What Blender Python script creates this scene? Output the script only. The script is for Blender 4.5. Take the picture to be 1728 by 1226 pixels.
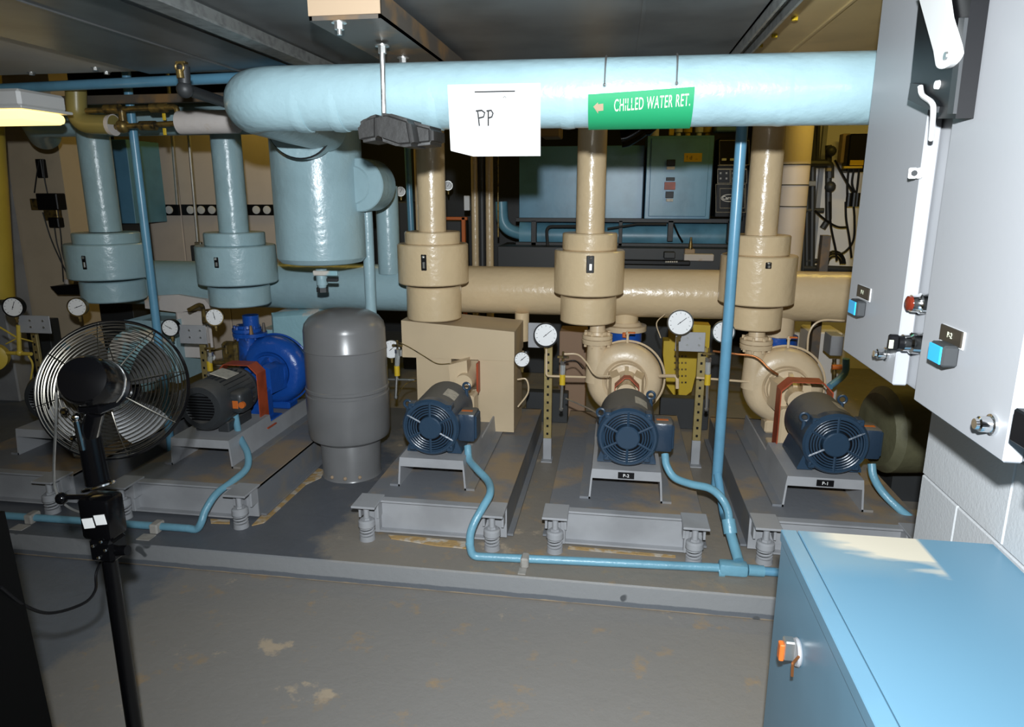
import bpy, bmesh, math, random
from mathutils import Vector as V, Matrix, Euler
random.seed(7)
S=bpy.context.scene
for o in list(bpy.data.objects): bpy.data.objects.remove(o)
COL=S.collection
R=math.radians
# ------------------------------------------------------------------ camera, world, light, exposure
TH=R(13.14); AL=R(8.7); EYE=V((0,0,1.55)); FPX=1152.0
cd=bpy.data.cameras.new('camera'); cam=bpy.data.objects.new('camera',cd); COL.objects.link(cam)
cd.sensor_width=36.0; cd.lens=FPX/1728*36.0; cd.clip_start=0.02; cd.clip_end=60
cd.shift_y=-(613-594)/1728.0
cam.location=EYE; cam.rotation_euler=(R(90)-TH,0,AL)
S.camera=cam
W=bpy.data.worlds.new('world'); S.world=W; W.use_nodes=True
bg=W.node_tree.nodes['Background']; bg.inputs[0].default_value=(1.0,0.69,0.14,1); bg.inputs[1].default_value=0.034
def add_light(name,kind,loc,rot,energy,color,**k):
    l=bpy.data.lights.new(name,kind); l.energy=energy; l.color=color
    for a,b in k.items(): setattr(l,a,b)
    o=bpy.data.objects.new(name,l); COL.objects.link(o); o.location=loc; o.rotation_euler=rot; return o
add_light('camera_flash','SPOT',(0.0,-0.03,1.73),(R(90-9),0,R(-7)),400,(0.90,0.96,1.0),spot_size=R(146),spot_blend=1.0,shadow_soft_size=0.022)
add_light('room_lamp','AREA',(-2.6,5.2,2.75),(0,0,0),5,(1.0,0.70,0.12),shape='RECTANGLE',size=1.2,size_y=0.3)
add_light('room_lamp','AREA',(1.6,4.8,2.75),(0,0,0),12,(1.0,0.70,0.12),shape='RECTANGLE',size=1.2,size_y=0.3)
S.view_settings.view_transform='Standard'; S.view_settings.look='None'
S.view_settings.exposure=0.12; S.view_settings.gamma=1.0; S.view_settings.use_curve_mapping=False

# ------------------------------------------------------------------ surveying: a photo ray meets a known plane -> world point
_f=V((-math.sin(AL)*math.cos(TH),math.cos(AL)*math.cos(TH),-math.sin(TH)))
_r=V((math.cos(AL),math.sin(AL),0)); _u=_r.cross(_f)
def U(px,py,X=None,Y=None,Z=None):
    d=_f+_r*((px-864)/FPX)-_u*((py-594)/FPX)
    if X is not None: t=(X-EYE.x)/d.x
    elif Y is not None: t=(Y-EYE.y)/d.y
    else: t=(Z-EYE.z)/d.z
    return EYE+d*t

# ------------------------------------------------------------------ materials
def mat(name,col,rough=0.5,metal=0.0,bump=0.0,bscale=40,spec=0.5,var=0.0,vscale=6,col2=None,mix=(0.45,0.7),
        dust=None,dustamt=0.0,emit=None,estr=0,coat=0.0,stretch=None,alpha=1.0,trans=0.0):
    m=bpy.data.materials.new(name); m.use_nodes=True; n=m.node_tree; N=n.nodes; L=n.links
    b=N['Principled BSDF']; b.inputs['Base Color'].default_value=(*col,1); b.inputs['Roughness'].default_value=rough
    b.inputs['Metallic'].default_value=metal; b.inputs['Specular IOR Level'].default_value=spec
    b.inputs['Coat Weight'].default_value=coat
    b.inputs['Transmission Weight'].default_value=trans
    tc=N.new('ShaderNodeTexCoord'); src=tc.outputs['Object']
    if stretch:
        mp=N.new('ShaderNodeMapping'); mp.inputs['Scale'].default_value=stretch; L.new(src,mp.inputs[0]); src=mp.outputs[0]
    cur=None
    if col2 is not None or var>0:
        t=N.new('ShaderNodeTexNoise'); t.inputs['Scale'].default_value=vscale; t.inputs['Detail'].default_value=6; L.new(src,t.inputs[0])
        rp=N.new('ShaderNodeMapRange'); rp.inputs[1].default_value=mix[0]; rp.inputs[2].default_value=mix[1]; L.new(t.outputs[0],rp.inputs[0])
        mx=N.new('ShaderNodeMix'); mx.data_type='RGBA'; L.new(rp.outputs[0],mx.inputs[0])
        mx.inputs[6].default_value=(*col,1); c2=col2 if col2 else tuple(max(0,c*(1-var)) for c in col)
        mx.inputs[7].default_value=(*c2,1); cur=mx.outputs[2]
    if dust is not None:   # settled dust lies on upward faces
        g=N.new('ShaderNodeNewGeometry'); sx=N.new('ShaderNodeSeparateXYZ'); L.new(g.outputs['Normal'],sx.inputs[0])
        t=N.new('ShaderNodeTexNoise'); t.inputs['Scale'].default_value=9; t.inputs['Detail'].default_value=8; L.new(tc.outputs['Object'],t.inputs[0])
        ad=N.new('ShaderNodeMath'); ad.operation='MULTIPLY_ADD'; L.new(t.outputs[0],ad.inputs[0]); ad.inputs[1].default_value=0.9; L.new(sx.outputs[2],ad.inputs[2])
        rp=N.new('ShaderNodeMapRange'); rp.inputs[1].default_value=0.75; rp.inputs[2].default_value=1.35; rp.inputs[4].default_value=dustamt; L.new(ad.outputs[0],rp.inputs[0])
        mx=N.new('ShaderNodeMix'); mx.data_type='RGBA'; L.new(rp.outputs[0],mx.inputs[0])
        if cur: L.new(cur,mx.inputs[6])
        else: mx.inputs[6].default_value=(*col,1)
        mx.inputs[7].default_value=(*dust,1); cur=mx.outputs[2]
        rr=N.new('ShaderNodeMapRange'); L.new(rp.outputs[0],rr.inputs[0]); rr.inputs[3].default_value=rough; rr.inputs[4].default_value=0.8
        L.new(rr.outputs[0],b.inputs['Roughness'])
    if cur: L.new(cur,b.inputs['Base Color'])
    if bump>0:
        t=N.new('ShaderNodeTexNoise'); t.inputs['Scale'].default_value=bscale; t.inputs['Detail'].default_value=4; L.new(src,t.inputs[0])
        bp=N.new('ShaderNodeBump'); bp.inputs['Strength'].default_value=bump; bp.inputs['Distance'].default_value=0.01; L.new(t.outputs[0],bp.inputs['Height']); L.new(bp.outputs[0],b.inputs['Normal'])
    if emit: b.inputs['Emission Color'].default_value=(*emit,1); b.inputs['Emission Strength'].default_value=estr
    return m
M={}
M['blue']=mat('lagging_blue',(0.32,0.465,0.51),0.28,bump=0.3,bscale=28,var=0.12,vscale=5)
M['blueold']=mat('lagging_blue_scuffed',(0.31,0.52,0.57),0.4,bump=0.8,bscale=14,col2=(0.62,0.58,0.52),mix=(0.54,0.58),vscale=5)
M['tan']=mat('lagging_tan',(0.62,0.475,0.29),0.26,bump=0.3,bscale=30,var=0.08,vscale=4)
M['tanflat']=mat('lagging_tan_box',(0.54,0.42,0.27),0.5,bump=0.15,bscale=10,var=0.1,vscale=3)
M['tancast']=mat('cast_tan_paint',(0.62,0.48,0.31),0.33,bump=0.12,bscale=60,var=0.12,vscale=8)
M['conduit']=mat('conduit_blue',(0.12,0.30,0.44),0.3,var=0.15,vscale=9)
M['flex']=mat('flex_blue',(0.16,0.36,0.47),0.35,bump=0.2,bscale=50,var=0.15)
M['grey']=mat('steel_grey_paint',(0.175,0.183,0.20),0.5,bump=0.1,bscale=40,col2=(0.25,0.215,0.17),mix=(0.50,0.72),vscale=6)
M['greytop']=mat('steel_grey_worn',(0.165,0.172,0.188),0.5,bump=0.1,bscale=40,col2=(0.29,0.215,0.14),mix=(0.48,0.62),vscale=4)
M['greylt']=mat('steel_light_grey_paint',(0.34,0.345,0.36),0.45,var=0.2,vscale=5,bump=0.08)
M['tank']=mat('tank_grey_enamel',(0.17,0.17,0.172),0.28,bump=0.05,bscale=8,var=0.1)
M['navy']=mat('motor_navy',(0.020,0.038,0.066),0.3,bump=0.1,bscale=60,dust=(0.16,0.145,0.12),dustamt=0.75)
M['navycast']=mat('motor_navy_cast',(0.022,0.046,0.080),0.3,bump=0.1,bscale=70)
M['dkgrey']=mat('motor_dark_grey',(0.032,0.035,0.038),0.4,bump=0.15,bscale=50,dust=(0.11,0.10,0.085),dustamt=0.5)
M['pumpblue']=mat('pump_royal_blue',(0.010,0.075,0.36),0.3,bump=0.3,bscale=35,col2=(0.02,0.03,0.08),mix=(0.6,0.75),vscale=9)
M['red']=mat('guard_red_orange',(0.40,0.07,0.025),0.45,var=0.4,vscale=12)
M['black']=mat('black_plastic',(0.005,0.005,0.006),0.4,spec=0.25)
M['blackmatt']=mat('black_case_vinyl',(0.002,0.002,0.002),0.7,spec=0.1)
M['blackgloss']=mat('black_enamel',(0.0025,0.0025,0.003),0.16,spec=0.3)
M['rubber']=mat('black_foam_insulation',(0.018,0.017,0.016),0.55,bump=0.2,bscale=30)
M['zinc']=mat('zinc_steel',(0.62,0.62,0.60),0.3,metal=0.9,var=0.2,vscale=20)
M['chrome']=mat('chrome',(0.8,0.8,0.8),0.12,metal=1.0)
M['wire']=mat('fan_wire_chrome',(0.15,0.14,0.12),0.3,metal=1.0)
M['bladechrome']=mat('fan_blade_metal',(0.25,0.25,0.25),0.25,metal=0.9)
M['galv']=mat('galvanised_sheet',(0.19,0.195,0.195),0.38,metal=0.45,var=0.35,vscale=4,bump=0.06,bscale=5)
M['galvtan']=mat('duct_board',(0.62,0.56,0.48),0.6,var=0.15,vscale=2,bump=0.04)
M['galvlamplit']=mat('galvanised_sheet_lamplit',(0.60,0.47,0.24),0.4,metal=0.3,var=0.3,vscale=3)  # plain galvanised sheet with the yellow lamplight put into its colour
M['galvlt']=mat('galvanised_bright',(0.36,0.37,0.36),0.42,metal=0.7,var=0.4,vscale=30)
M['rust']=mat('rusted_steel',(0.10,0.085,0.07),0.55,metal=0.3,col2=(0.24,0.14,0.06),mix=(0.5,0.66),vscale=7)
M['brass']=mat('brass_tarnished',(0.22,0.15,0.045),0.4,metal=0.6,col2=(0.05,0.04,0.025),mix=(0.45,0.65),vscale=30)
M['strut']=mat('strut_dichromate',(0.40,0.31,0.13),0.4,metal=0.5,var=0.3,vscale=15)
M['copper']=mat('copper_tube',(0.45,0.17,0.06),0.3,metal=0.8)
M['olive']=mat('olive_pipe_covering',(0.27,0.22,0.07),0.35,var=0.2)
M['yellow']=mat('yellow_paint',(0.62,0.42,0.02),0.5,var=0.1)
M['yellowpipe']=mat('yellow_pipe_paint',(0.60,0.43,0.06),0.4,var=0.15)
M['white']=mat('white_plastic',(0.72,0.72,0.71),0.4)
M['dial']=mat('dial_white',(0.80,0.80,0.80),0.35)
M['paper']=mat('white_paper',(0.60,0.60,0.60),0.7)
M['ink']=mat('ink_grey',(0.05,0.05,0.05),1.0,spec=0.0)
M['faint']=mat('faint_print',(0.74,0.74,0.74),0.8)
M['wrap']=mat('white_lagging',(0.58,0.53,0.50),0.7,bump=0.3,bscale=20,col2=(0.48,0.36,0.24),mix=(0.6,0.68),vscale=6)
M['green']=mat('green_pipe_marker',(0.015,0.27,0.11),0.6,spec=0.3)
M['letter']=mat('marker_cream',(0.72,0.74,0.55),0.5)
M['panel']=mat('enclosure_grey_white',(0.32,0.325,0.34),0.42,bump=0.02,bscale=80)
M['block']=mat('white_painted_block',(0.46,0.47,0.48),0.6,bump=0.12,bscale=120)
M['cabtop']=mat('cabinet_blue',(0.115,0.235,0.325),0.32,var=0.06)
M['brightblue']=mat('button_cyan',(0.03,0.42,0.80),0.3)
M['redlens']=mat('red_lens',(0.14,0.018,0.008),0.15)
M['darkplate']=mat('engraved_plate_dark',(0.035,0.028,0.02),0.4)
M['chill']=mat('chiller_blue',(0.11,0.29,0.45),0.33,var=0.2,vscale=5,bump=0.08,bscale=12)
M['chillpipe']=mat('chiller_pipe_blue',(0.16,0.38,0.50),0.35,var=0.3,vscale=6)
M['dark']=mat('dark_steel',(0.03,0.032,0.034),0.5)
M['taupe']=mat('switchgear_taupe',(0.68,0.58,0.49),0.6,var=0.06)
M['wallw']=mat('wall_paint',(0.68,0.65,0.62),0.7,var=0.08,vscale=2)
M['wallwhite']=mat('rear_wall_white',(0.82,0.80,0.78),0.7)
M['walltan']=mat('wall_tan',(0.60,0.49,0.35),0.7,var=0.08)
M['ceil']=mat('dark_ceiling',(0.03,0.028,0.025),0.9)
M['box']=mat('cardboard_tan',(0.36,0.26,0.17),0.7)
M['orange']=mat('orange_paint',(0.55,0.13,0.02),0.5)
M['label']=mat('nameplate_cream',(0.50,0.46,0.38),0.4,var=0.3,vscale=60)
M['tape']=mat('strap_grey',(0.36,0.34,0.31),0.7,var=0.3,vscale=20)
M['jacket']=mat('khaki_jacket',(0.105,0.10,0.055),0.55,bump=1.0,bscale=7,var=0.3)
M['glasst']=mat('sight_glass',(0.75,0.78,0.78),0.08,trans=0.7)
M['lamp']=mat('lamp_diffuser',(0.9,0.7,0.3),0.4,emit=(1.0,0.72,0.25),estr=1.9)
M['brick']=mat('brown_carton',(0.30,0.19,0.12),0.8)

def floor_mat(name,base,right_dirt,z_front=None):
    m=bpy.data.materials.new(name); m.use_nodes=True; n=m.node_tree; N=n.nodes; L=n.links; b=N['Principled BSDF']
    b.inputs['Roughness'].default_value=0.5
    tc=N.new('ShaderNodeTexCoord'); sx=N.new('ShaderNodeSeparateXYZ'); L.new(tc.outputs['Object'],sx.inputs[0])
    def noise(s,d=8,stretch=None):
        t=N.new('ShaderNodeTexNoise'); t.inputs['Scale'].default_value=s; t.inputs['Detail'].default_value=d; t.inputs['Roughness'].default_value=0.65
        L.new(tc.outputs['Object'],t.inputs[0]); return t.outputs[0]
    def mr(s,a,b_,c=0,d=1):
        t=N.new('ShaderNodeMapRange'); L.new(s,t.inputs[0]); t.inputs[1].default_value=a; t.inputs[2].default_value=b_; t.inputs[3].default_value=c; t.inputs[4].default_value=d; return t.outputs[0]
    def mul(a,b_):
        t=N.new('ShaderNodeMath'); t.operation='MULTIPLY'; L.new(a,t.inputs[0])
        if isinstance(b_,float): t.inputs[1].default_value=b_
        else: L.new(b_,t.inputs[1])
        return t.outputs[0]
    def add(a,b_,k=1.0):
        t=N.new('ShaderNodeMath'); t.operation='MULTIPLY_ADD'; L.new(b_,t.inputs[0]); t.inputs[1].default_value=k; L.new(a,t.inputs[2]); return t.outputs[0]
    def mix(f,a,c):
        t=N.new('ShaderNodeMix'); t.data_type='RGBA'; L.new(f,t.inputs[0])
        if isinstance(a,tuple): t.inputs[6].default_value=(*a,1)
        else: L.new(a,t.inputs[6])
        t.inputs[7].default_value=(*c,1); return t.outputs[2]
    cur=mix(mr(noise(3),0.35,0.7),base,tuple(c*0.82 for c in base))
    # bare, dirty ground towards the right
    edge=add(sx.outputs[0],noise(2.2),0.9)
    w=mr(edge,right_dirt+0.40,right_dirt+0.5)
    cur=mix(mul(w,0.8),cur,(0.27,0.235,0.19) if z_front else (0.26,0.24,0.215))
    cur=mix(mul(w,mr(noise(7),0.58,0.68,0,0.75)),cur,(0.36,0.25,0.14))
    cur=mix(mul(w,mr(noise(4.3),0.63,0.69)),cur,(0.42,0.34,0.25))
    cur=mix(mr(noise(45),0.70,0.76),cur,(0.30,0.26,0.2))
    if z_front:
        g=N.new('ShaderNodeNewGeometry'); s2=N.new('ShaderNodeSeparateXYZ'); L.new(g.outputs['Normal'],s2.inputs[0])
        isf=mr(s2.outputs[1],-0.5,-0.8)
        zz=add(sx.outputs[2],noise(9),0.014)
        fr=mix(mr(zz,0.038,0.034),(0.25,0.255,0.26),(0.12,0.13,0.145))
        fr=mix(mr(zz,0.018,0.012),fr,(0.40,0.30,0.19))
        fr=mix(mr(noise(6,2),0.68,0.70),fr,(0.08,0.085,0.09))
        t=N.new('ShaderNodeMix'); t.data_type='RGBA'; L.new(isf,t.inputs[0]); L.new(cur,t.inputs[6]); L.new(fr,t.inputs[7]); cur=t.outputs[2]
    L.new(cur,b.inputs['Base Color'])
    L.new(mr(noise(5),0.3,0.7,0.38,0.62),b.inputs['Roughness'])
    bp=N.new('ShaderNodeBump'); bp.inputs['Strength'].default_value=0.25; bp.inputs['Distance'].default_value=0.01; L.new(noise(25),bp.inputs['Height']); L.new(bp.outputs[0],b.inputs['Normal'])
    return m
M['floor']=floor_mat('floor_paint',(0.165,0.18,0.205),-0.15)
M['pad']=floor_mat('pad_paint',(0.115,0.124,0.142),-0.72,True)

def topdust_mat():
    m=mat('cabinet_blue_dusty',(0.115,0.235,0.325),0.32); n=m.node_tree; N=n.nodes; L=n.links; b=N['Principled BSDF']
    tc=N.new('ShaderNodeTexCoord'); sx=N.new('ShaderNodeSeparateXYZ'); L.new(tc.outputs['Object'],sx.inputs[0])
    t=N.new('ShaderNodeTexNoise'); t.inputs['Scale'].default_value=5; t.inputs['Detail'].default_value=8; mp=N.new('ShaderNodeMapping'); mp.inputs['Scale'].default_value=(0.8,3,1); L.new(tc.outputs['Object'],mp.inputs[0]); L.new(mp.outputs[0],t.inputs[0])
    def mr(s,a,b_,c=0,d=1):
        q=N.new('ShaderNodeMapRange'); L.new(s,q.inputs[0]); q.inputs[1].default_value=a; q.inputs[2].default_value=b_; q.inputs[3].default_value=c; q.inputs[4].default_value=d; return q.outputs[0]
    def mul(a,c):
        q=N.new('ShaderNodeMath'); q.operation='MULTIPLY'; L.new(a,q.inputs[0]); L.new(c,q.inputs[1]); return q.outputs[0]
    # powder spilled along the rear edge: local coordinates, rear edge at y=0, left edge at x=0
    ad=N.new('ShaderNodeMath'); ad.operation='MULTIPLY_ADD'; L.new(t.outputs[0],ad.inputs[0]); ad.inputs[1].default_value=0.28; L.new(sx.outputs[1],ad.inputs[2])
    sl=N.new('ShaderNodeMath'); sl.operation='MULTIPLY_ADD'; L.new(sx.outputs[0],sl.inputs[0]); sl.inputs[1].default_value=0.35; L.new(ad.outputs[0],sl.inputs[2])
    a=mr(sl.outputs[0],0.085,0.13); c=mr(sx.outputs[0],0.290,0.281); d=mr(sx.outputs[0],0.05,0.11)
    f=mul(mul(a,c),d)
    mx=N.new('ShaderNodeMix'); mx.data_type='RGBA'; L.new(f,mx.inputs[0]); mx.inputs[6].default_value=(0.115,0.235,0.325,1); mx.inputs[7].default_value=(0.55,0.50,0.40,1)
    L.new(mx.outputs[2],b.inputs['Base Color']); L.new(mr(f,0,1,0.32,0.7),b.inputs['Roughness']); return m
M['cabdust']=topdust_mat()

# ------------------------------------------------------------------ mesh builder
def frame(d):
    d=d.normalized(); a=V((0,0,1)) if abs(d.z)<0.9 else V((1,0,0))
    u=d.cross(a).normalized(); return u,d.cross(u).normalized()
class MB:
    def __init__(s): s.b=bmesh.new()
    def _apply(s,vs,rot):
        if rot is not None:
            for v in vs: v.co=rot@v.co
    def box(s,a,b,bev=0.0,mtx=None,seg=1):
        a=V(a);b=V(b); t=bmesh.new(); bmesh.ops.create_cube(t,size=1)
        sz=b-a; c=(a+b)/2
        for v in t.verts: v.co=V((v.co.x*sz.x,v.co.y*sz.y,v.co.z*sz.z))+c
        if bev>0: bmesh.ops.bevel(t,geom=t.edges[:],offset=min(bev,0.45*min(abs(x) for x in sz)),segments=seg,affect='EDGES',profile=0.5)
        if mtx is not None:
            for v in t.verts: v.co=mtx@v.co
        return s._join(t)
    def _join(s,t):
        me=bpy.data.meshes.new('t'); t.to_mesh(me); t.free(); s.b.from_mesh(me); bpy.data.meshes.remove(me); return s
    def prism(s,pts,thick):  # polygon points (world) extruded by vector
        th=V(thick); a=[s.b.verts.new(V(p)) for p in pts]; c=[s.b.verts.new(V(p)+th) for p in pts]; n=len(pts)
        s.b.faces.new(a[::-1]); s.b.faces.new(c)
        for i in range(n): s.b.faces.new((a[i],a[(i+1)%n],c[(i+1)%n],c[i]))
        return s
    def rings(s,rg,cap=True,closed=False):
        vs=[[s.b.verts.new(p) for p in r] for r in rg]; n=len(rg[0])
        m=len(vs)
        for i in range(m if closed else m-1):
            A=vs[i];B=vs[(i+1)%m]
            for j in range(n): s.b.faces.new((A[j],A[(j+1)%n],B[(j+1)%n],B[j]))
        if cap and not closed:
            s.b.faces.new(vs[0][::-1]); s.b.faces.new(vs[-1])
        return s
    def lathe(s,prof,o,ax,seg=32,cap=True):  # prof: (dist along axis, radius)
        ax=V(ax).normalized(); o=V(o); u,w=frame(ax)
        return s.rings([[o+ax*t+(u*math.cos(2*math.pi*k/seg)+w*math.sin(2*math.pi*k/seg))*max(r,1e-4) for k in range(seg)] for t,r in prof],cap)
    def cyl(s,a,b,r,r2=None,seg=20):
        a=V(a);b=V(b); return s.lathe([(0,r),((b-a).length,r if r2 is None else r2)],a,b-a,seg)
    def tube(s,pts,r,seg=10,cap=True,closed=False):
        pts=[V(p) for p in pts]; n=len(pts); rg=[]; u=None
        for i in range(n):
            if closed: d=(pts[(i+1)%n]-pts[i-1])
            else: d=(pts[min(i+1,n-1)]-pts[max(i-1,0)])
            d.normalize()
            if u is None: u,_=frame(d)
            u=(u-d*u.dot(d)).normalized(); w=d.cross(u)
            rr=r(i/(n-1)) if callable(r) else r
            rg.append([pts[i]+(u*math.cos(2*math.pi*k/seg)+w*math.sin(2*math.pi*k/seg))*rr for k in range(seg)])
        return s.rings(rg,cap,closed)
    def torus(s,c,ax,R_,r,seg=36,sec=6):
        u,w=frame(V(ax)); c=V(c)
        return s.tube([c+(u*math.cos(2*math.pi*k/seg)+w*math.sin(2*math.pi*k/seg))*R_ for k in range(seg)],r,sec,closed=True)
    def sphere(s,c,r,seg=16,sc=(1,1,1)):
        t=bmesh.new(); bmesh.ops.create_uvsphere(t,u_segments=seg,v_segments=seg//2+1,radius=r)
        for v in t.verts: v.co=V((v.co.x*sc[0],v.co.y*sc[1],v.co.z*sc[2]))+V(c)
        return s._join(t)
    def hexn(s,a,b,r): return s.cyl(a,b,r,seg=6)
    def build(s,name,m,parent=None,smooth=True):
        bmesh.ops.recalc_face_normals(s.b,faces=s.b.faces)
        if smooth:
            for f in s.b.faces: f.smooth=True
            for e in s.b.edges:
                if len(e.link_faces)==2 and e.calc_face_angle(0)>R(33): e.smooth=False
                elif len(e.link_faces)!=2: e.smooth=False
        org=WP[parent.name] if parent else None
        if org is None:
            xs=[v.co for v in s.b.verts]; lo=V((min(v.x for v in xs),min(v.y for v in xs),min(v.z for v in xs))); hi=V((max(v.x for v in xs),max(v.y for v in xs),max(v.z for v in xs)))
            org=V(((lo.x+hi.x)/2,(lo.y+hi.y)/2,lo.z))
        for v in s.b.verts: v.co-=org
        me=bpy.data.meshes.new(name); s.b.to_mesh(me); s.b.free()
        me.materials.append(M[m] if isinstance(m,str) else m)
        o=bpy.data.objects.new(name,me); COL.objects.link(o)
        if parent: o.parent=parent
        else: o.location=org
        WP[o.name]=org.copy(); return o
WP={}
def thing(name,label,cat,loc,group=None):
    o=bpy.data.objects.new(name,None); o.empty_display_size=0.05; COL.objects.link(o); o.location=V(loc); WP[o.name]=V(loc)
    return tag(o,label,cat,group)
def tag(o,label,cat,group=None):
    o['label']=label; o['category']=cat
    if group: o['group']=group
    return o
def struct(o): o['kind']='structure'; return o
def lab(o,l): o['label']=l; return o
def fillet(pts,rad,n=7):
    pts=[V(p) for p in pts]; out=[pts[0]]
    rads=rad if isinstance(rad,(list,tuple)) else [rad]*(len(pts)-2)
    for i in range(1,len(pts)-1):
        a=(pts[i-1]-pts[i]); b=(pts[i+1]-pts[i]); la,lb=a.length,b.length; a.normalize(); b.normalize()
        ang=a.angle(b)
        if ang>math.pi-0.02: out.append(pts[i]); continue
        t=min(rads[i-1]/math.tan(ang/2),la*0.49,lb*0.49); p0=pts[i]+a*t; p1=pts[i]+b*t
        for k in range(n+1):
            q=k/n; out.append(p0*(1-q)**2+pts[i]*2*q*(1-q)+p1*q*q)
    out.append(pts[-1]); return out
def smooth(pts,n=6):
    pts=[V(p) for p in pts]; P=[pts[0]*2-pts[1]]+pts+[pts[-1]*2-pts[-2]]; out=[]
    for i in range(1,len(P)-2):
        for k in range(n):
            t=k/n; a,b,c,d=P[i-1],P[i],P[i+1],P[i+2]
            out.append(0.5*((2*b)+(-a+c)*t+(2*a-5*b+4*c-d)*t*t+(-a+3*b-3*c+d)*t**3))
    out.append(pts[-1]); return out
def text(name,s,size,o,xdir,updir,m,parent,depth=0.0006,bold=0.0,sx=1.0,align='CENTER'):
    c=bpy.data.curves.new('t','FONT'); c.body=s; c.size=size; c.extrude=depth/2; c.align_x=align; c.align_y='CENTER'; c.offset=bold; c.resolution_u=3
    ob=bpy.data.objects.new('t',c); COL.objects.link(ob); bpy.context.view_layer.update()
    me=bpy.data.meshes.new_from_object(ob.evaluated_get(bpy.context.evaluated_depsgraph_get())); bpy.data.objects.remove(ob)
    x=V(xdir).normalized(); u=V(updir); u=(u-x*u.dot(x)).normalized(); n=x.cross(u); o=V(o); org=WP[parent.name]
    for v in me.vertices: p=v.co.copy(); v.co=o+x*(p.x*sx)+u*p.y+n*(p.z+depth)-org
    me.name=name; me.materials.clear(); me.materials.append(M[m]); q=bpy.data.objects.new(name,me); COL.objects.link(q); q.parent=parent; WP[q.name]=org; return q

# ================================================================== STRUCTURE
struct(MB().box((-6.5,-1.2,-0.1),(3.2,7.6,0)).build('floor','floor'))
struct(MB().box((-3.6,2.36,0.0),(2.6,4.35,0.1),0.006).build('equipment_pad','pad'))
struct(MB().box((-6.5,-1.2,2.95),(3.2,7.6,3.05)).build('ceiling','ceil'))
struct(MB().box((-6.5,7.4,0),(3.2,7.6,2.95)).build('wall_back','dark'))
struct(MB().box((-6.7,-1.2,0),(-6.5,7.6,2.95)).build('wall_left','wallw'))
struct(MB().box((3.0,2.45,0),(3.2,7.4,2.95)).build('wall_right','wallw'))
struct(MB().box((1.30,6.40,0),(3.0,6.5,2.95)).build('wall_rear_right','wallwhite'))
# wall return on the left with tan face and grey narrow side
struct(MB().box((-5.6,4.6,0),(-4.03,4.78,2.95)).build('wall_pier','walltan'))
# white block wall stub at the right: each block its own piece
wl=bpy.data.objects.new('wall_near_right',None); COL.objects.link(wl); wl.location=(0.92,0.6,0); WP[wl.name]=V((0.92,0.6,0)); wl['kind']='structure'
MB().box((0.853,-1.0,0),(1.03,1.87,2.03)).build('mortar_core','block',wl)
bm_full=None
for r in range(10):
    z=r*0.202+0.001; off=0.2 if r%2 else 0.0
    y=1.88
    first=True
    while y>-0.9:
        ln=0.2 if (first and r%2) else 0.4
        first=False
        if ln==0.4 and bm_full is not None:
            q=bm_full.copy(); COL.objects.link(q); q.location=(0,y-BY,z-BZ); 
        else:
            q=MB().box((0.84,y-ln+0.003,z),(1.04,y,z+0.199),0.003).build('block','block',wl)
            if ln==0.4: bm_full=q; BY=y; BZ=z
        y-=ln

# ================================================================== CEILING DUCTS AND STEEL
du=thing('air_duct','wide dark galvanised sheet metal duct overhead above the long blue pipe','duct',(-0.8,1.2,2.05))
MB().box((-2.03,0.6,2.05),(0.385,2.88,2.5),0.004).build('duct_body','galv',du)
for x in (-1.60,-1.33,0.05,0.6):
    if x<0.4: MB().box((x-0.006,0.6,2.045),(x+0.006,2.88,2.051)).build('seam','galv',du)
dl=thing('air_duct','pale tan flat duct bottom overhead at the left edge','duct',(-3.2,2.2,2.07))
MB().box((-4.6,0.8,2.075),(-2.07,2.95,2.5),0.004).build('duct_body','galvtan',dl)
for px,py in ((53,122),(161,114),(180,121)):
    p=U(px,py,Z=2.075); MB().hexn(p,p-V((0,0,0.012)),0.012).cyl(p,p-V((0,0,0.002)),0.018).build('bolt','zinc',dl)
dr=thing('air_duct','galvanised duct with yellow lamplight in its colour, overhead right of the strut channel','duct',(0.9,1.8,2.07))
MB().box((0.46,1.98,2.07),(2.6,3.3,2.5),0.004).build('duct_body','galvlamplit',dr)
MB().box((0.62-0.004,1.98,2.064),(0.62+0.004,3.3,2.071)).build('seam','galvlamplit',dr)
for px,py in ((1341,29),(1307,58),(1283,75),(1264,88),(1240,92)):
    p=U(px,py,Z=2.07)
    if p.x>0.47: MB().hexn(p,p-V((0,0,0.01)),0.010).build('bolt','yellow',dr)
# galvanised angle
o=MB().box((-1.14,1.3,1.985),(-1.13,2.9,2.045)).box((-1.14,1.3,1.985),(-1.075,2.9,1.992)).build('angle_iron','galvlt')
tag(o,'galvanised steel angle running under the dark duct, left of the rusty channel','steel angle')
# rusty channel
rc=thing('support_channel','rusty steel channel under the duct holding the hanger rod','steel channel',(-0.68,2.2,1.97))
MB().box((-0.775,1.74,1.965),(-0.59,2.9,1.975)).box((-0.775,1.74,1.965),(-0.768,2.9,2.03)).box((-0.597,1.74,1.965),(-0.59,2.9,2.03)).build('channel','rust',rc)
MB().box((-0.775,1.735,1.975),(-0.59,1.745,2.03)).build('end_plate','box',rc)
for p,l in ((U(572,37,Z=1.965),0.03),(U(680,97,Z=1.965),0.012)):
    f=MB().cyl(p,p-V((0,0,0.003)),0.019).hexn(p-V((0,0,0.003)),p-V((0,0,0.018)),0.012); f.cyl(p-V((0,0,0.018)),p-V((0,0,0.018+l*0.4)),0.006); f.build('bolt','zinc',rc)
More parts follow.
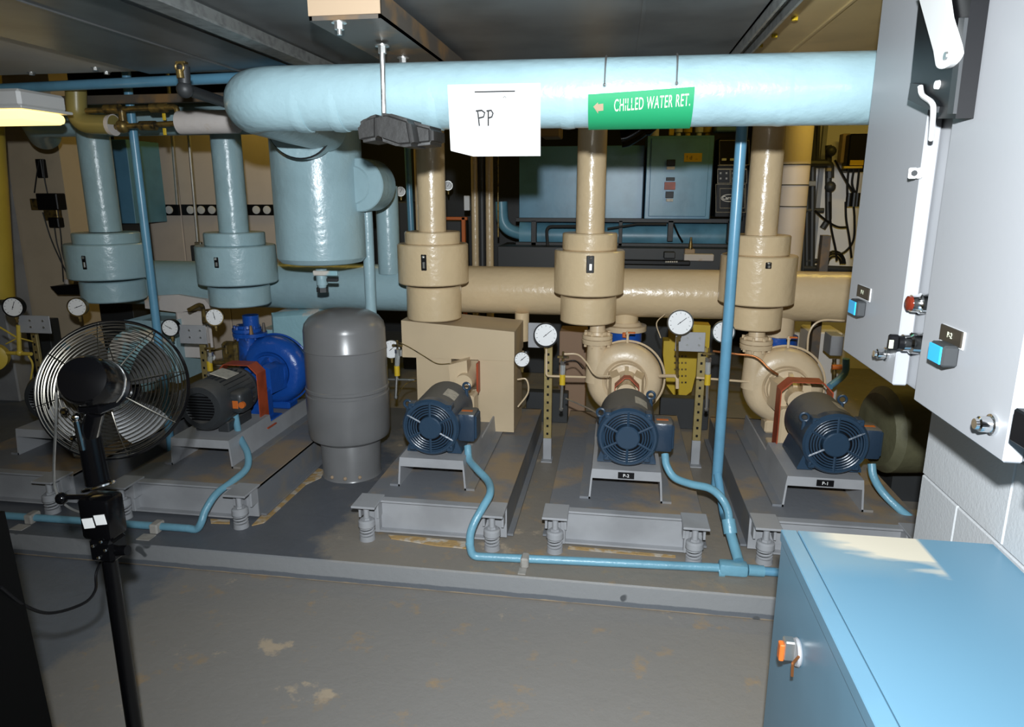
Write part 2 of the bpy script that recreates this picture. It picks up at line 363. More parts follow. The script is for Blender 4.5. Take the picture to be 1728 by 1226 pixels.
# hanger rod with foam block
hr=thing('pipe_hanger','threaded rod in front of the blue pipe with black foam insulated saddle','pipe hanger',U(648,190,Y=2.0))
a=U(645,80,Y=2.0); b=U(648,200,Y=2.0)
MB().cyl(a+V((0,0,0.01)),b,0.0075,seg=10).build('rod','zinc',hr)
MB().cyl(a+V((0,0,0.006)),a+V((0,0,0.002)),0.02).hexn(a+V((0,0,0.002)),a-V((0,0,0.016)),0.012).build('nut','zinc',hr)
c=U(664,218,Y=2.0)
# saddle: black foam wrapped block under pipe
for nm,pg,y0_,dd in (('foam_block',[(600,208),(616,197),(637,190),(637,235),(604,241)],1.945,0.13),('foam_block',[(637,190),(652,189),(690,201),(698,246),(672,248),(637,236)],1.935,0.14),('foam_tail',[(688,203),(729,213),(730,243),(692,247)],1.99,0.12)):
    f=MB(); f.prism([U(x,y,Y=y0_) for x,y in pg],(0.01,dd,0)); bmesh.ops.bevel(f.b,geom=f.b.edges[:],offset=0.011,segments=3,affect='EDGES'); f.build(nm,'rubber',hr)
# strut channel at right
sc=thing('strut_channel','galvanised slotted strut channel under the duct joint at upper right','strut channel',(0.42,2.3,2.03))
f=MB().box((0.39,0.8,2.02),(0.398,3.05,2.06)).box((0.432,0.8,2.02),(0.44,3.05,2.06)).box((0.39,0.8,2.052),(0.44,3.05,2.06)).build('channel','galvlt',sc)
for i in range(18): MB().box((0.405,1.2+i*0.1,2.049),(0.425,1.24+i*0.1,2.0525)).build('slot','dark',sc)
p=U(1228,88,Y=2.9); MB().box(p-V((0.05,0.02,0.012)),p+V((0.05,0.02,0.014)),0.003).hexn(p+V((-0.02,-0.02,-0.03)),p+V((-0.02,-0.02,0)),0.012).build('clip','zinc',sc)

# ================================================================== BIG BLUE RETURN PIPE
ZP=1.834; YP=2.14; RP=0.097
bp=thing('insulated_pipe','long horizontal light blue chilled water pipe crossing the top of view','pipe',(0,YP,ZP-RP))
f=MB(); f.tube(fillet([(2.6,YP,ZP-0.008),(-1.19,YP,ZP+0.004),(-1.27,2.6,ZP)],0.17,10)+[V((-1.36,3.15,ZP))],RP,40); f.build('pipe_lagging','blue',bp)
for px in (512,574,735,960,1320):
    x=U(px,150,Y=YP).x; MB().lathe([(-0.02,RP-0.001),(-0.003,RP+0.0009),(0.003,RP+0.0009),(0.02,RP-0.001)],(x,YP,ZP-0.002),(1,0,0),40).build('lagging_joint','blue',bp)
# pipe marker (curved sheet) hanging on two wires
mk=thing('pipe_marker','green curved marker plate reading chilled water ret. with cream arrow','sign',U(1080,200,Y=2.04))
ML=U(992,175,Y=2.035).x; MR_=U(1171,175,Y=2.035).x
RR=RP+0.006
def mkp(s,a,off=0.0): # s 0..1 along, a angle below horizontal front
    x=ML+(MR_-ML)*s; r=RR+off
    return V((x,YP-r*math.cos(a),ZP-0.003+r*math.sin(a)))
f=MB(); nx,na=18,12
def top_a(s):
    z0=U(992,159,Y=2.036).z; z1=U(1171,147,Y=2.045).z
    return math.asin((z0+(z1-z0)*s-ZP+0.003)/RR)
for (r0) in (0,):
    g=[[f.b.verts.new(mkp(i/nx,-1.35+(top_a(i/nx)+1.35)*j/na)) for j in range(na+1)] for i in range(nx+1)]
    h=[[f.b.verts.new(mkp(i/nx,-1.35+(top_a(i/nx)+1.35)*j/na,-0.0025)) for j in range(na+1)] for i in range(nx+1)]
    for i in range(nx):
        for j in range(na):
            f.b.faces.new((g[i][j],g[i+1][j],g[i+1][j+1],g[i][j+1])); f.b.faces.new((h[i][j],h[i][j+1],h[i+1][j+1],h[i+1][j]))
    for i in range(nx): 
        f.b.faces.new((g[i][0],h[i][0],h[i+1][0],g[i+1][0])); f.b.faces.new((g[i][na],g[i+1][na],h[i+1][na],h[i][na]))
    for j in range(na):
        f.b.faces.new((g[0][j],g[0][j+1],h[0][j+1],h[0][j])); f.b.faces.new((g[nx][j],h[nx][j],h[nx][j+1],g[nx][j+1]))
f.build('marker_plate','green',mk)
def wrap_text(s,px0,px1,m,bold,par):
    c=bpy.data.curves.new('t','FONT'); c.body=s; c.size=1; c.align_x='LEFT'; c.resolution_u=3; c.offset=bold; c.space_character=1.12
    ob=bpy.data.objects.new('t',c); COL.objects.link(ob); bpy.context.view_layer.update()
    me=bpy.data.meshes.new_from_object(ob.evaluated_get(bpy.context.evaluated_depsgraph_get())); bpy.data.objects.remove(ob)
    w=max(v.co.x for v in me.vertices); s0=(U(px0,175,Y=2.035).x-ML)/(MR_-ML); s1=(U(px1,175,Y=2.035).x-ML)/(MR_-ML)
    za=U(1036,186.5,Y=2.036).z; zb_=U(1164,177,Y=2.036).z; cap=U(1100,160,Y=2.036).z-U(1100,180.5,Y=2.036).z
    org=WP[par.name]
    for v in me.vertices:
        t=v.co.x/w; z=za+(zb_-za)*t+v.co.y/0.72*cap; a=math.asin(max(-1,min(1,(z-ZP+0.003)/RR))); v.co=mkp(s0+(s1-s0)*t,a,0.0012)-org
    me.materials.clear(); me.materials.append(M[m]); q=bpy.data.objects.new('lettering',me); COL.objects.link(q); q.parent=par; WP[q.name]=org
wrap_text('CHILLED WATER RET.',1036,1165,'letter',0.003,mk)
ar=[(1001,177),(1009,170),(1009,173),(1018,172),(1018,183),(1009,184),(1009,188)]
f=MB(); vs=[]
for x,y in ar:
    s=(U(x,y,Y=2.035).x-ML)/(MR_-ML); a=math.asin(max(-1,min(1,(U(x,y,Y=2.036).z-ZP)/RR)))
    vs.append(mkp(s,a,0.0012))
f.prism(vs,(0,0.0015,0)); lab(f.build('arrow','box',mk),'cream arrow pointing left')
for px in (1020,1141):
    x=U(px,150,Y=2.04).x; x0=U(px+3,96,Y=2.1).x
    pts=[V((x0+(x-x0)*k/10,YP-(RP+0.004)*math.cos(R(95-8.5*k)),ZP+(RP+0.004)*math.sin(R(95-8.5*k)))) for k in range(0,10)]
    pts.append(V((x,YP-RR-0.004,ZP+0.012)))
    MB().tube(pts,0.0028,6).build('hanging_wire','zinc',mk)
    MB().sphere((x,YP-RR-0.004,ZP+0.008),0.005,8).build('eyelet','zinc',mk)
# sheet of paper
pa=thing('paper_sheet','white paper sheet with handwritten letters PP hung on the blue pipe','paper',U(835,265,Y=2.036))
c0=[U(755,143,Y=2.033),U(912,140,Y=2.033),U(912,266,Y=2.036),U(776,264,Y=2.030),U(761,255,Y=2.022)]
f=MB(); nx,ny=12,10; g=[]
for j in range(ny+1):
    row=[]
    for i in range(nx+1):
        u_,v_=i/nx,j/ny
        pxl=755+6*v_; px=pxl+(912-pxl)*u_; py=(143-3*u_)+(264-143)*v_+2*u_*v_
        if j==ny and i<3: py-=(3-i)*3.2
        yy=2.034-0.012*max(0,v_-0.6)*(1-u_)*2+0.003*math.sin(u_*5)*v_
        row.append(U(px,py,Y=yy))
    g.append(row)
A=[[f.b.verts.new(p) for p in r] for r in g]; B=[[f.b.verts.new(p+V((0,0.0006,0))) for p in r] for r in g]
for j in range(ny):
    for i in range(nx):
        f.b.faces.new((A[j][i],A[j][i+1],A[j+1][i+1],A[j+1][i])); f.b.faces.new((B[j][i],B[j+1][i],B[j+1][i+1],B[j][i+1]))
f.build('sheet','paper',pa)
def line(pts,r,m,par,name='pencil_stroke',y=2.026):
    return MB().tube([U(x,y_,Y=y) for x,y_ in pts],r,5).build(name,m,par)
line([(806,186),(809,212)],0.0021,'ink',pa); line([(803,187),(813,186),(818,190),(816,197),(808,199)],0.0021,'ink',pa)
line([(824,187),(824,212)],0.0021,'ink',pa); line([(821,187),(829,186),(832,191),(830,197),(824,199)],0.0021,'ink',pa)
line([(801,155),(869,153.5)],0.0016,'ink',pa,'printed_rule'); line([(849,165),(852,162),(854,165)],0.0006,'ink',pa,'printed_mark')
line([(836+18*math.cos(k*0.35),191+18*math.sin(k*0.35)) for k in range(18)],0.0005,'faint',pa,'faint_seal')

# ================================================================== RISERS WITH INSULATED VALVES
YR=3.6
def riser(px_top,pxs,col,secs,label,portpx=None,ztop=2.9,pw=25,extra=None,zpt=None,py_bot=395):
    # secs: list of (x0,x1,ytop,ybot,partname)
    cx=U((secs[1][0]+secs[1][1])/2,460,Y=YR).x
    zt=lambda y:U(1000,y,Y=YR).z
    t=thing('insulated_valve_riser',label,'pipe riser',(cx,YR,zt(secs[-1][3])),'vertical insulated risers')
    rp=abs(U(px_top+pw,300,Y=YR).x-U(px_top-pw,300,Y=YR).x)/2*0.985
    MB().cyl((cx,YR,zt(py_bot+3)),(cx,YR,ztop),rp,seg=32).build('riser_pipe',col,t)
    for x0,x1,y0,y1,nm in secs:
        ym=(y0+y1)/2; rr=(U(x1,ym,Y=YR).x-U(x0,ym,Y=YR).x)/2*0.965
        # silhouette edges of a round body lie slightly behind its axis
        za,zb=U(cx,1,Y=1).z,0
        za=U(1000,y0+3,Y=YR-rr).z; zb=U(1000,y1,Y=YR-rr).z
        MB().lathe([(0,rr-0.006),(0.006,rr),(za-zb-0.006,rr),(za-zb,rr-0.006)],(cx,YR,zb),(0,0,1),44).build(nm,col,t)
        if nm=='valve_jacket' and portpx:
            q=U(portpx[0],portpx[1],Y=YR-rr); dx=q.x-cx; yy=YR-math.sqrt(max(0.001,rr*rr-dx*dx)); w=portpx[2]; h=portpx[3]; q=U(portpx[0],portpx[1],Y=yy)
            ws=w*0.0032/2; hs=h*0.0032/2; m_=Matrix.Translation(V((q.x,yy,q.z)))@Matrix.Rotation(math.asin(max(-1,min(1,dx/rr))),4,'Z')
            po=MB().box((-ws,-0.002,-hs),(ws,0.02,hs),0.003,m_).build('port_opening','black',t)
            MB().box((-ws*0.3,-0.008,-hs*0.7),(ws*0.5,0.0,hs*0.1),0.002,m_).build('latch','zinc',po)
            MB().sphere(m_@V((0,-0.006,hs*0.7)),0.008,8).build('stud','zinc',po)
    return t,cx
secs3=[(683,777,392,418,'top_collar'),(672,791,415,490,'valve_jacket'),(689,781,490,552,'lower_jacket')]
riser(728,None,'tan',secs3,'tan insulated riser left of the hanging paper, above the boxed pump',(715,443,9,26),pw=23.5)
secs2=[(947,1043,392,425,'top_collar'),(933,1055,423,502,'valve_jacket'),(945,1042,502,550,'lower_jacket')]
riser(998,None,'tan',secs2,'tan insulated riser below the left end of the green marker',(996,446,12,27),pw=25)
secs1=[(1229,1334,393,430,'top_collar'),(1212,1345,428,512,'valve_jacket'),(1234,1330,512,552,'lower_jacket')]
riser(1287,None,'tan',secs1,'tan insulated riser next to the thin right conduit, nearest the grey enclosures',(1297,448,9,10),pw=28)
sb2=[(352,446,397,425,'top_collar'),(340,463,423,498,'valve_jacket'),(362,456,498,537,'lower_jacket')]
riser(390,None,'blue',sb2,'blue insulated riser above the royal blue pump, left of the drum tank',(365,443,8,18),pw=23,ztop=1.9)
sb1=[(137,232,400,425,'top_collar'),(128,248,422,493,'valve_jacket'),(152,243,493,535,'lower_jacket')]
riser(180,None,'blue',sb1,'blue insulated riser directly above the black fan, farthest left',(142,443,8,24),pw=23,ztop=1.9)
# header at ceiling joining the blue risers
zh=U(100,203,Y=3.6).z
f=MB(); f.tube(fillet([(-1.9,3.62,zh),(-3.28,3.62,zh),(-3.5,3.9,zh-0.05)],0.15),0.088,28)
tag(f.build('supply_header_pipe','blue'),'blue horizontal pipe under the ceiling joining the two blue risers','pipe')
# mid level header pipes
f=MB().cyl((2.2,4.0,0.985),(-0.99,4.0,0.985),0.14,seg=40)
tag(f.build('header_pipe','tan'),'tan horizontal insulated header pipe behind the tan risers','pipe')
f=MB().cyl((-0.995,4.0,0.985),(-3.3,4.0,0.985),0.142,seg=40)
hb=tag(f.build('header_pipe','blue'),'blue horizontal insulated header pipe behind the drum tank','pipe')
# torn lagging under the blue header
pts=[U(x,y,Y=3.84) for x,y in ((243,500),(300,497),(345,505),(358,520),(300,527),(245,520))]
f=MB(); f.prism(pts,(0,0.16,0)); f.build('torn_lagging','wrap',hb)

# ================================================================== AIR SEPARATOR DRUM
dt=thing('air_separator_tank','large blue insulated drum hanging under the pipe left of centre','tank',(-1.5,3.35,1.18))
cx=-1.5; rr=0.222; z0=U(540,452,Y=3.15).z
MB().lathe([(0,0.02),(0.004,rr-0.06),(0.012,rr-0.02),(0.035,rr),(0.72,rr),(0.75,rr-0.02),(0.78,0.05)],(cx,3.35,z0),(0,0,1),56).build('drum_jacket','blue',dt)
# front nozzle
MB().lathe([(0,0.135),(0.16,0.135),(0.165,0.128),(0.30,0.125)],(-1.385,2.93,ZP),V((-0.1,0.4,0)),40).build('front_nozzle','blue',dt)
MB().torus((-1.388,2.945,ZP),V((-0.1,0.4,0)),0.137,0.004,40,6).build('nozzle_seam','black',dt)
# drain valve
q=U(543,470,Y=3.3)
dv=MB().cyl(q+V((0,0,0.05)),q-V((0,0,0.03)),0.028).cyl(q-V((0,0,0.03)),q-V((0,0,0.05)),0.024,0.018).hexn(q-V((0,0,0.05)),q-V((0,0,0.062)),0.013).build('drain_valve','blue',dt)
MB().hexn(q-V((0,0,0.045)),q-V((0,0,0.068)),0.03).build('valve_bonnet','dark',dv)
MB().box(q+V((-0.03,-0.04,0.02)),q+V((0.10,-0.02,0.045)),0.004).build('valve_lever','blueold',dv)
MB().box(q+V((0.04,-0.04,-0.01)),q+V((0.10,-0.02,0.008)),0.004).build('lever_grip','dark',dv)
# side nozzle: big jacketed collar beside the drum, its axis running into the depth, with a drop pipe below
q=U(603,312,Y=3.30)
MB().lathe([(0,0.09),(0.004,0.125),(0.01,0.130),(0.20,0.130),(0.206,0.125)],(q.x,3.30,q.z),(0,1,0),48).build('side_collar_jacket','blue',dt)
MB().cyl((q.x-0.1,3.40,q.z),(q.x+0.02,3.40,q.z),0.10,seg=32).build('side_neck','blue',dt)
MB().lathe([(0,0.088),(0.006,0.094),(0.02,0.094)],(q.x-0.03,3.292,q.z),(0,1,0),36).build('collar_face','blue',dt)
dp=MB(); x=U(656,420,Y=3.93).x
dp.cyl((x,3.93,1.08),(x,3.93,q.z),0.066,seg=30)
tag(dp.build('drop_pipe','blue'),'blue pipe dropping from the drum side collar into the blue header','pipe')
x0=U(622,360,Y=3.45)
f=MB().tube(fillet([U(618,350,Y=3.5)+V((0,0,0.06)),U(620,380,Y=3.5),U(627,540,Y=3.5)],0.05),0.030,18)
tag(f.build('vertical_pipe','blue'),'slim blue vertical pipe between the drum and the grey tank','pipe')

# ================================================================== GREY EXPANSION TANK
gt=thing('expansion_tank','grey enamelled upright expansion tank standing between the pumps','tank',(-1.355,3.24,0.1))
gx=-1.358; gy=3.24
prof=[(0.215,0.16),(0.222,0.178),(0.24,0.203),(0.27,0.21),(0.47,0.212),(0.475,0.206),(0.487,0.206),(0.492,0.212),(0.505,0.212),(0.51,0.207),(0.70,0.206),(0.703,0.209),(0.708,0.206),(0.80,0.205),(0.83,0.198),(0.86,0.175),(0.885,0.13),(0.90,0.07),(0.905,0.01)]
MB().lathe([(t-0.02,r) for t,r in prof],(gx,gy,0.1),(0,0,1),56).build('tank_shell','tank',gt)
MB().lathe([(0.0,0.155),(0.01,0.150),(0.21,0.156),(0.22,0.150)],(gx,gy,0.1),(0,0,1),48).build('base_skirt','tank',gt)
for k in range(3):
    a=R(-90+k*28-20); p=V((gx+0.152*math.cos(a),gy+0.152*math.sin(a),0.125)); MB().sphere(p,0.010,8).build('foot_weld','box',gt)

# ================================================================== INERTIA BASES, MOTORS, PUMPS
ZB=0.26
def isolator(x,y,label,grp='spring isolators'):
    t=thing('spring_isolator',label,'spring mount',(x,y,0.1),grp)
    MB().cyl((x,y,0.1),(x,y,0.122),0.034,0.032).build('bottom_cup','greylt',t)
    n=60; pts=[V((x+0.027*math.cos(k/n*3*2*math.pi),y+0.027*math.sin(k/n*3*2*math.pi),0.118+0.042*k/n)) for k in range(n+1)]
    MB().tube(pts,0.0052,6).build('coil_spring','greylt',t); MB().cyl((x,y,0.12),(x,y,0.16),0.018,seg=12).build('coil_gap_shade','black',t)  # black cylinder stands for the shade in the gap inside the coil
    MB().lathe([(0,0.030),(0.008,0.036),(0.03,0.035),(0.036,0.028)],(x,y,0.157),(0,0,1),24).build('top_cap','greylt',t)
    MB().cyl((x,y,0.19),(x,y,0.257),0.0125,seg=14).hexn((x,y,0.192),(x,y,0.202),0.019).build('levelling_bolt','greylt',t)
    return t
def base(x0,x1,label,y0=2.60,y1=3.98,feet=None,footlab=None):
    t=thing('inertia_base',label,'equipment base',((x0+x1)/2,(y0+y1)/2,0.112),'steel inertia bases on springs')
    MB().box((x0,y0+0.035,0.245),(x1,y1,ZB),0.002).build('top_plate','greytop',t)
    # front channel: web set back between flanges
    f=MB().box((x0,y0+0.03,0.115),(x1,y0+0.036,0.25)).box((x0+0.05,y0,0.252),(x1-0.05,y0+0.04,ZB+0.001),0.001).box((x0+0.05,y0-0.0,0.112),(x1-0.05,y0+0.04,0.12),0.001)
    f.build('front_channel','greylt',t)
    for xx in (x0+0.055,x1-0.075): MB().box((xx,y0-0.004,0.112),(xx+0.02,y0+0.035,0.262),0.002).build('corner_post','greylt',t)
    for xx in (x0,x1-0.012):
        MB().box((xx,y0+0.036,0.115),(xx+0.012,y1,ZB-0.002),0.001).build('side_rail','grey',t)
        e=-0.025 if xx==x0 else 0.0
        MB().box((xx+e,y0+0.05,0.112),(xx+e+0.037,y1,0.122),0.001).build('side_flange','grey',t)
    MB().box((x0,y1-0.012,0.115),(x1,y1,ZB)).build('rear_rail','grey',t)
    for i,xf in enumerate(feet):
        MB().box((xf-0.052,y0-0.085,0.257),(xf+0.052,y0+0.05,0.267),0.002).build('bracket_plate','greylt',t)
        for s in (-0.045,0.035): MB().box((xf+s,y0-0.02,0.185),(xf+s+0.01,y0+0.03,0.257),0.001).build('bracket_web','greylt',t)
        if footlab: isolator(xf,y0-0.045,footlab[i])
    return t
def rail(x,w,z1,y0,y1,label,plate=None):
    t=thing('motor_rail',label,'equipment base',(x,(y0+y1)/2,ZB),'steel pump bedframes')
    h=z1-ZB
    f=MB()
    # tapered cross section extruded along Y
    f.prism([(x-w-0.005,y0,z1-0.042),(x+w+0.005,y0,z1-0.042),(x+w,y0,z1),(x-w,y0,z1)],(0,0.40,0))
    f.prism([(x-w-0.012,y0,ZB),(x-w-0.004,y0,ZB),(x-w+0.003,y0,z1-0.042),(x-w-0.005,y0,z1-0.042)],(0,y1-y0,0))
    f.prism([(x+w+0.004,y0,ZB),(x+w+0.012,y0,ZB),(x+w+0.005,y0,z1-0.042),(x+w-0.003,y0,z1-0.042)],(0,y1-y0,0))
    f.build('side_plates','greylt',t)
    MB().box((x-w-0.05,y0,ZB),(x-w-0.004,y1,ZB+0.01)).box((x+w+0.004,y0,ZB),(x+w+0.05,y1,ZB+0.01)).build('foot_flange','grey',t)
    MB().box((x-w,y0+0.40,ZB+0.05),(x+w,y1,ZB+0.062)).build('rear_deck','grey',t)
    if plate:
        q=MB().box((x+plate[0]-0.034,y0-0.004,z1-0.036),(x+plate[0]+0.034,y0,z1-0.008),0.001).build('number_plate','black',t); lab(q,'black plate with white number')
        text('lettering',plate[1],0.02,(x+plate[0],y0-0.0045,z1-0.022),(1,0,0),(0,0,1),'white',q,0.0004,0.0002)
    return t
def motor(x,z,y0,y1,rad,label,cond=1,grille=True,eyes=((-0.12,0.10),(0.12,0.33)),bolt=True):
    t=thing('electric_motor',label,'motor',(x,(y0+y1)/2,z-rad),'navy open drip proof motors')
    L=y1-y0
    MB().lathe([(0.055,rad*0.93),(0.06,rad*0.96),(L-0.05,rad*0.96),(L-0.045,rad*0.9),(L,rad*0.72)],(x,y0,z),(0,1,0),48).build('stator_shell','navy',t)
    # front end bell: ring, arcs, spokes and hub
    eb=MB().lathe([(0.06,rad*0.985),(0.012,rad*1.0),(0.0,rad*0.93),(0.0,rad*0.86),(0.014,rad*0.85),(0.05,rad*0.85)],(x,y0,z),(0,1,0),48,cap=False)
    eb.lathe([(0.05,rad*0.95),(0.052,0.01)],(x,y0,z),(0,1,0),32)
    e=eb.build('end_bell','navycast',t)
    f=MB()
    for rk in (0.50,0.585,0.67,0.755,0.84): f.torus((x,y0+0.006,z),(0,1,0),rad*rk,0.0038,44,6)
    for a in (90,28,-28,-90,-152,152): 
        d=V((math.cos(R(a)),0,math.sin(R(a)))); c0=V((x,y0+0.004,z)); f.cyl(c0+d*rad*0.36,c0+d*rad*0.9,0.006,seg=6)
    f.build('vent_rings','navycast',e)
    MB().lathe([(0.0,rad*0.36),(0.004,rad*0.40),(0.02,rad*0.42),(0.03,rad*0.42)],(x,y0-0.004,z),(0,1,0),36).build('hub_cap','navycast',e)
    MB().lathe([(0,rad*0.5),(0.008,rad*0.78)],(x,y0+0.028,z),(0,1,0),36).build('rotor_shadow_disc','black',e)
    for a in (48,132,-48,-132):
        p=V((x+rad*0.98*math.cos(R(a)),y0+0.02,z+rad*0.98*math.sin(R(a)))); MB().box(p-V((0.014,0.016,0.014)),p+V((0.014,0.04,0.014)),0.004).build('lug','navycast',e)
        MB().hexn(p-V((0,0.024,0)),p-V((0,0.016,0)),0.008).build('bolt_head','navycast',e)
    for dx,dy in eyes:
        zz=z+math.sqrt(max(0,rad**2-dx**2))*0.93 if abs(dx)<rad else z
        p=V((x+dx,y0+dy,zz)); MB().torus(p+V((0,0,0.035)),(0.15,1,0),0.017,0.006,24,8).cyl(p-V((0,0,0.02)),p+V((0,0,0.02)),0.010,0.008,10).build('lifting_eye','navycast',t)
    # feet
    for s in (-1,1):
        MB().prism([(x+s*rad*0.5,y0+0.06,z-rad*0.82),(x+s*rad*0.80,y0+0.06,z-rad*0.50),(x+s*rad*0.98,y0+0.06,z-rad*0.98),(x+s*rad*0.98,y0+0.06,z-rad*1.05),(x+s*rad*0.5,y0+0.06,z-rad*1.05)],(0,L-0.13,0)).build('mounting_foot','navycast',t)
        for yy in (0.08,L-0.1): MB().hexn((x+s*rad*0.88,y0+yy,z-rad*0.98),(x+s*rad*0.88,y0+yy,z-rad*0.88),0.009).build('foot_bolt','zinc',t)
    # conduit box on the right
    cb=MB().box((x+rad*0.86,y0+0.05,z-0.075),(x+rad*1.0+0.062,y0+0.165,z+0.055),0.012,None,2).build('conduit_box','navy',t)
    MB().box((x+rad*1.0+0.05,y0+0.058,z-0.065),(x+rad*1.0+0.068,y0+0.155,z+0.045),0.006).build('box_cover','navycast',cb)
    lab(MB().box((x+rad*0.95,y0+0.09,z+0.0552),(x+rad*0.95+0.05,y0+0.11,z+0.0562)).build('warning_print','orange',cb),'small orange printed marks')
    # nameplate on top right
    f=MB(); am=R(60); 
    pts=[]
    for k in range(5):
        a=R(48+ k*7); pts.append((math.cos(a),math.sin(a)))
    for k in range(4):
        (c1,s1),(c2,s2)=pts[k],pts[k+1]; r_=rad*0.966
        v=[f.b.verts.new(V((x+c*r_,yy,z+s*r_))) for c,s,yy in ((c1,s1,y0+0.12),(c2,s2,y0+0.12),(c2,s2,y0+0.22),(c1,s1,y0+0.22))]; f.b.faces.new(v)
    f.build('nameplate','label',t)
    MB().cyl((x,y1-0.01,z),(x,y1+0.05,z),0.016).build('shaft','zinc',t)
    return t
def discharge(pxc,yflange,X,Y=YR): pass
def pump(x,z,y,label,m='tancast',rad=0.205,nozzle=True,guard='small',grp='end suction pumps'):
    t=thing('centrifugal_pump',label,'pump',(x,y,ZB),grp)
    # volute casing: rounded snail
    f=MB(); seg=56; sec=14; rg=[]
    prof=[(-0.055,0.52),(-0.068,0.60),(-0.066,0.78),(-0.045,0.93),(-0.012,1.0),(0.02,1.0),(0.045,0.93),(0.06,0.78),(0.055,0.5)]
    for k in range(seg):
        a=2*math.pi*k/seg; gr=1.0+0.05*((k/seg)); gr=rad*(0.98+0.05*math.cos(a-R(190)))
        rg.append([V((x+math.cos(a)*p[1]*gr,y+p[0],z+math.sin(a)*p[1]*gr)) for p in prof])
    f.rings(rg,cap=False,closed=True)
    # end faces
    f.lathe([(-0.056,rad*0.53),(-0.056,0.02)],(x,y,z),(0,1,0),32,cap=False).lathe([(0.056,rad*0.52),(0.056,0.02)],(x,y,z),(0,1,0),32,cap=False)
    cs=f.build('volute_casing',m,t)
    f=MB(); f.torus((x,y+0.02,z),(0,1,0),rad*1.0,0.006,56,6); f.build('casing_rim',m,cs)
    # tangential nozzle left side rising
    nx=x-rad*0.78
    zf=z+rad*0.97+0.02
    nz=MB().cyl((nx,y-0.005,z-0.02),(nx,y-0.005,zf),0.060,0.050,24).build('discharge_nozzle',m,t)
    fl=MB().lathe([(0,0.078),(0.004,0.081),(0.022,0.081),(0.025,0.06),(0.04,0.055)],(nx,y-0.005,zf),(0,0,1),32).lathe([(-0.03,0.05),(-0.026,0.079),(-0.006,0.081),(-0.002,0.078)],(nx,y-0.005,zf),(0,0,1),32).build('flange',m,nz)
    for k in range(8):
        a=R(22.5+45*k); p=V((nx+0.066*math.cos(a),y-0.005+0.066*math.sin(a),zf)); MB().hexn(p-V((0,0,0.042)),p+V((0,0,0.038)),0.008).build('flange_bolt',m,nz)
    # bearing frame towards the motor
    fr=MB().lathe([(0,0.10),(0.01,0.105),(0.03,0.10),(0.035,0.07),(0.12,0.05),(0.2,0.045),(0.23,0.05)],(x,y-0.06,z),(0,-1,0),36)
    fr.build('bearing_housing',m,t)
    for s in (-1,1):
        MB().prism([(x+s*0.055,y-0.07,z+0.075),(x+s*0.095,y-0.07,z+0.055),(x+s*0.095,y-0.07,z-0.085),(x+s*0.055,y-0.07,z-0.10)],(-s*0.02,-0.14,0)).build('frame_arm',m,t)
    MB().prism([(x-0.01,y-0.07,z+0.045),(x+0.01,y-0.07,z+0.045),(x+0.01,y-0.07,z+0.10),(x-0.01,y-0.07,z+0.10)],(0,-0.14,-0.045)).build('frame_rib',m,t)
    MB().box((x-0.07,y-0.27,ZB+0.062),(x+0.07,y-0.19,z-0.05),0.01).box((x-0.11,y-0.29,ZB+0.062),(x+0.11,y-0.17,ZB+0.085),0.005).build('support_foot',m,t)
    MB().box((x-0.09,y-0.05,ZB+0.062),(x+0.09,y+0.06,z-rad*0.9),0.01).build('casing_foot',m,t)
    if guard:
        g=MB(); yg0,yg1=(y-0.34,y-0.28); w=0.06; hh=z+0.095
        if guard=='side': yg0,yg1=(y-0.42,y-0.33); w=0.115; hh=z+0.13
        outer=[(x-w,ZB+0.08),(x-w,hh-0.045),(x-w+0.045,hh),(x+w-0.045,hh),(x+w,hh-0.045),(x+w,ZB+0.08)]
        inner=[(a_+(0.004 if a_<x else -0.004),b_-(0.004 if b_>z else 0)) for a_,b_ in outer]
        for i in range(5):
            (a1,b1),(a2,b2)=outer[i],outer[i+1]; (c1,d1),(c2,d2)=inner[i],inner[i+1]
            g.prism([(a1,yg0,b1),(a2,yg0,b2),(c2,yg0,d2),(c1,yg0,d1)],(0,yg1-yg0,0))
        g.box((x-w-0.04,yg0,ZB+0.078),(x-w+0.004,yg1,ZB+0.084)).box((x+w-0.004,yg0,ZB+0.078),(x+w+0.04,yg1,ZB+0.084))
        g.build('coupling_guard','red',t)
    return t
base(-1.055,-0.425,'grey inertia base under the boxed tan pump beside the grey tank',feet=(-1.02,-0.475),footlab=('grey spring mount at the left front corner of the base beside the grey tank','grey spring mount where the left flexible conduit comes down'))
base(-0.25,0.385,'grey inertia base in the middle under the middle tan pump',y0=2.62,feet=(-0.214,0.347),footlab=('grey spring mount at the left front corner of the middle base','grey spring mount at the right front corner of the middle base'))
base(0.575,1.25,'grey inertia base at right behind the light blue cabinet',y0=2.66,feet=(0.628,1.2),footlab=('grey spring mount touching the cabinet edge at right','grey spring mount of the right base, behind the blue cabinet'))
rail(-0.785,0.145,0.40,2.755,3.72,'grey bedframe under the left navy motor, beside the grey tank')
rail(0.07,0.145,0.40,2.755,3.72,'grey bedframe with plate P-2 under the middle navy motor',(0.0,'P-2'))
rail(0.885,0.150,0.40,2.80,3.74,'grey bedframe with plate P-1 under the right navy motor',(0.0,'P-1'))
motor(-0.785,0.546,2.75,3.13,0.128,'navy blue motor in front of the tan insulation box, nearest the grey tank',eyes=((-0.115,0.06),(0.10,0.30)))
motor(0.07,0.548,2.75,3.13,0.128,'navy blue motor of the middle tan pump, above the P-2 plate',eyes=((-0.115,0.06),(0.105,0.30)))
motor(0.91,0.55,2.79,3.19,0.130,'navy blue motor at right with a red guard behind, above the P-1 plate',eyes=((-0.115,0.07),(0.11,0.33)))
pump(0.07,0.575,3.6,'tan centrifugal pump behind the middle navy motor',guard='small')
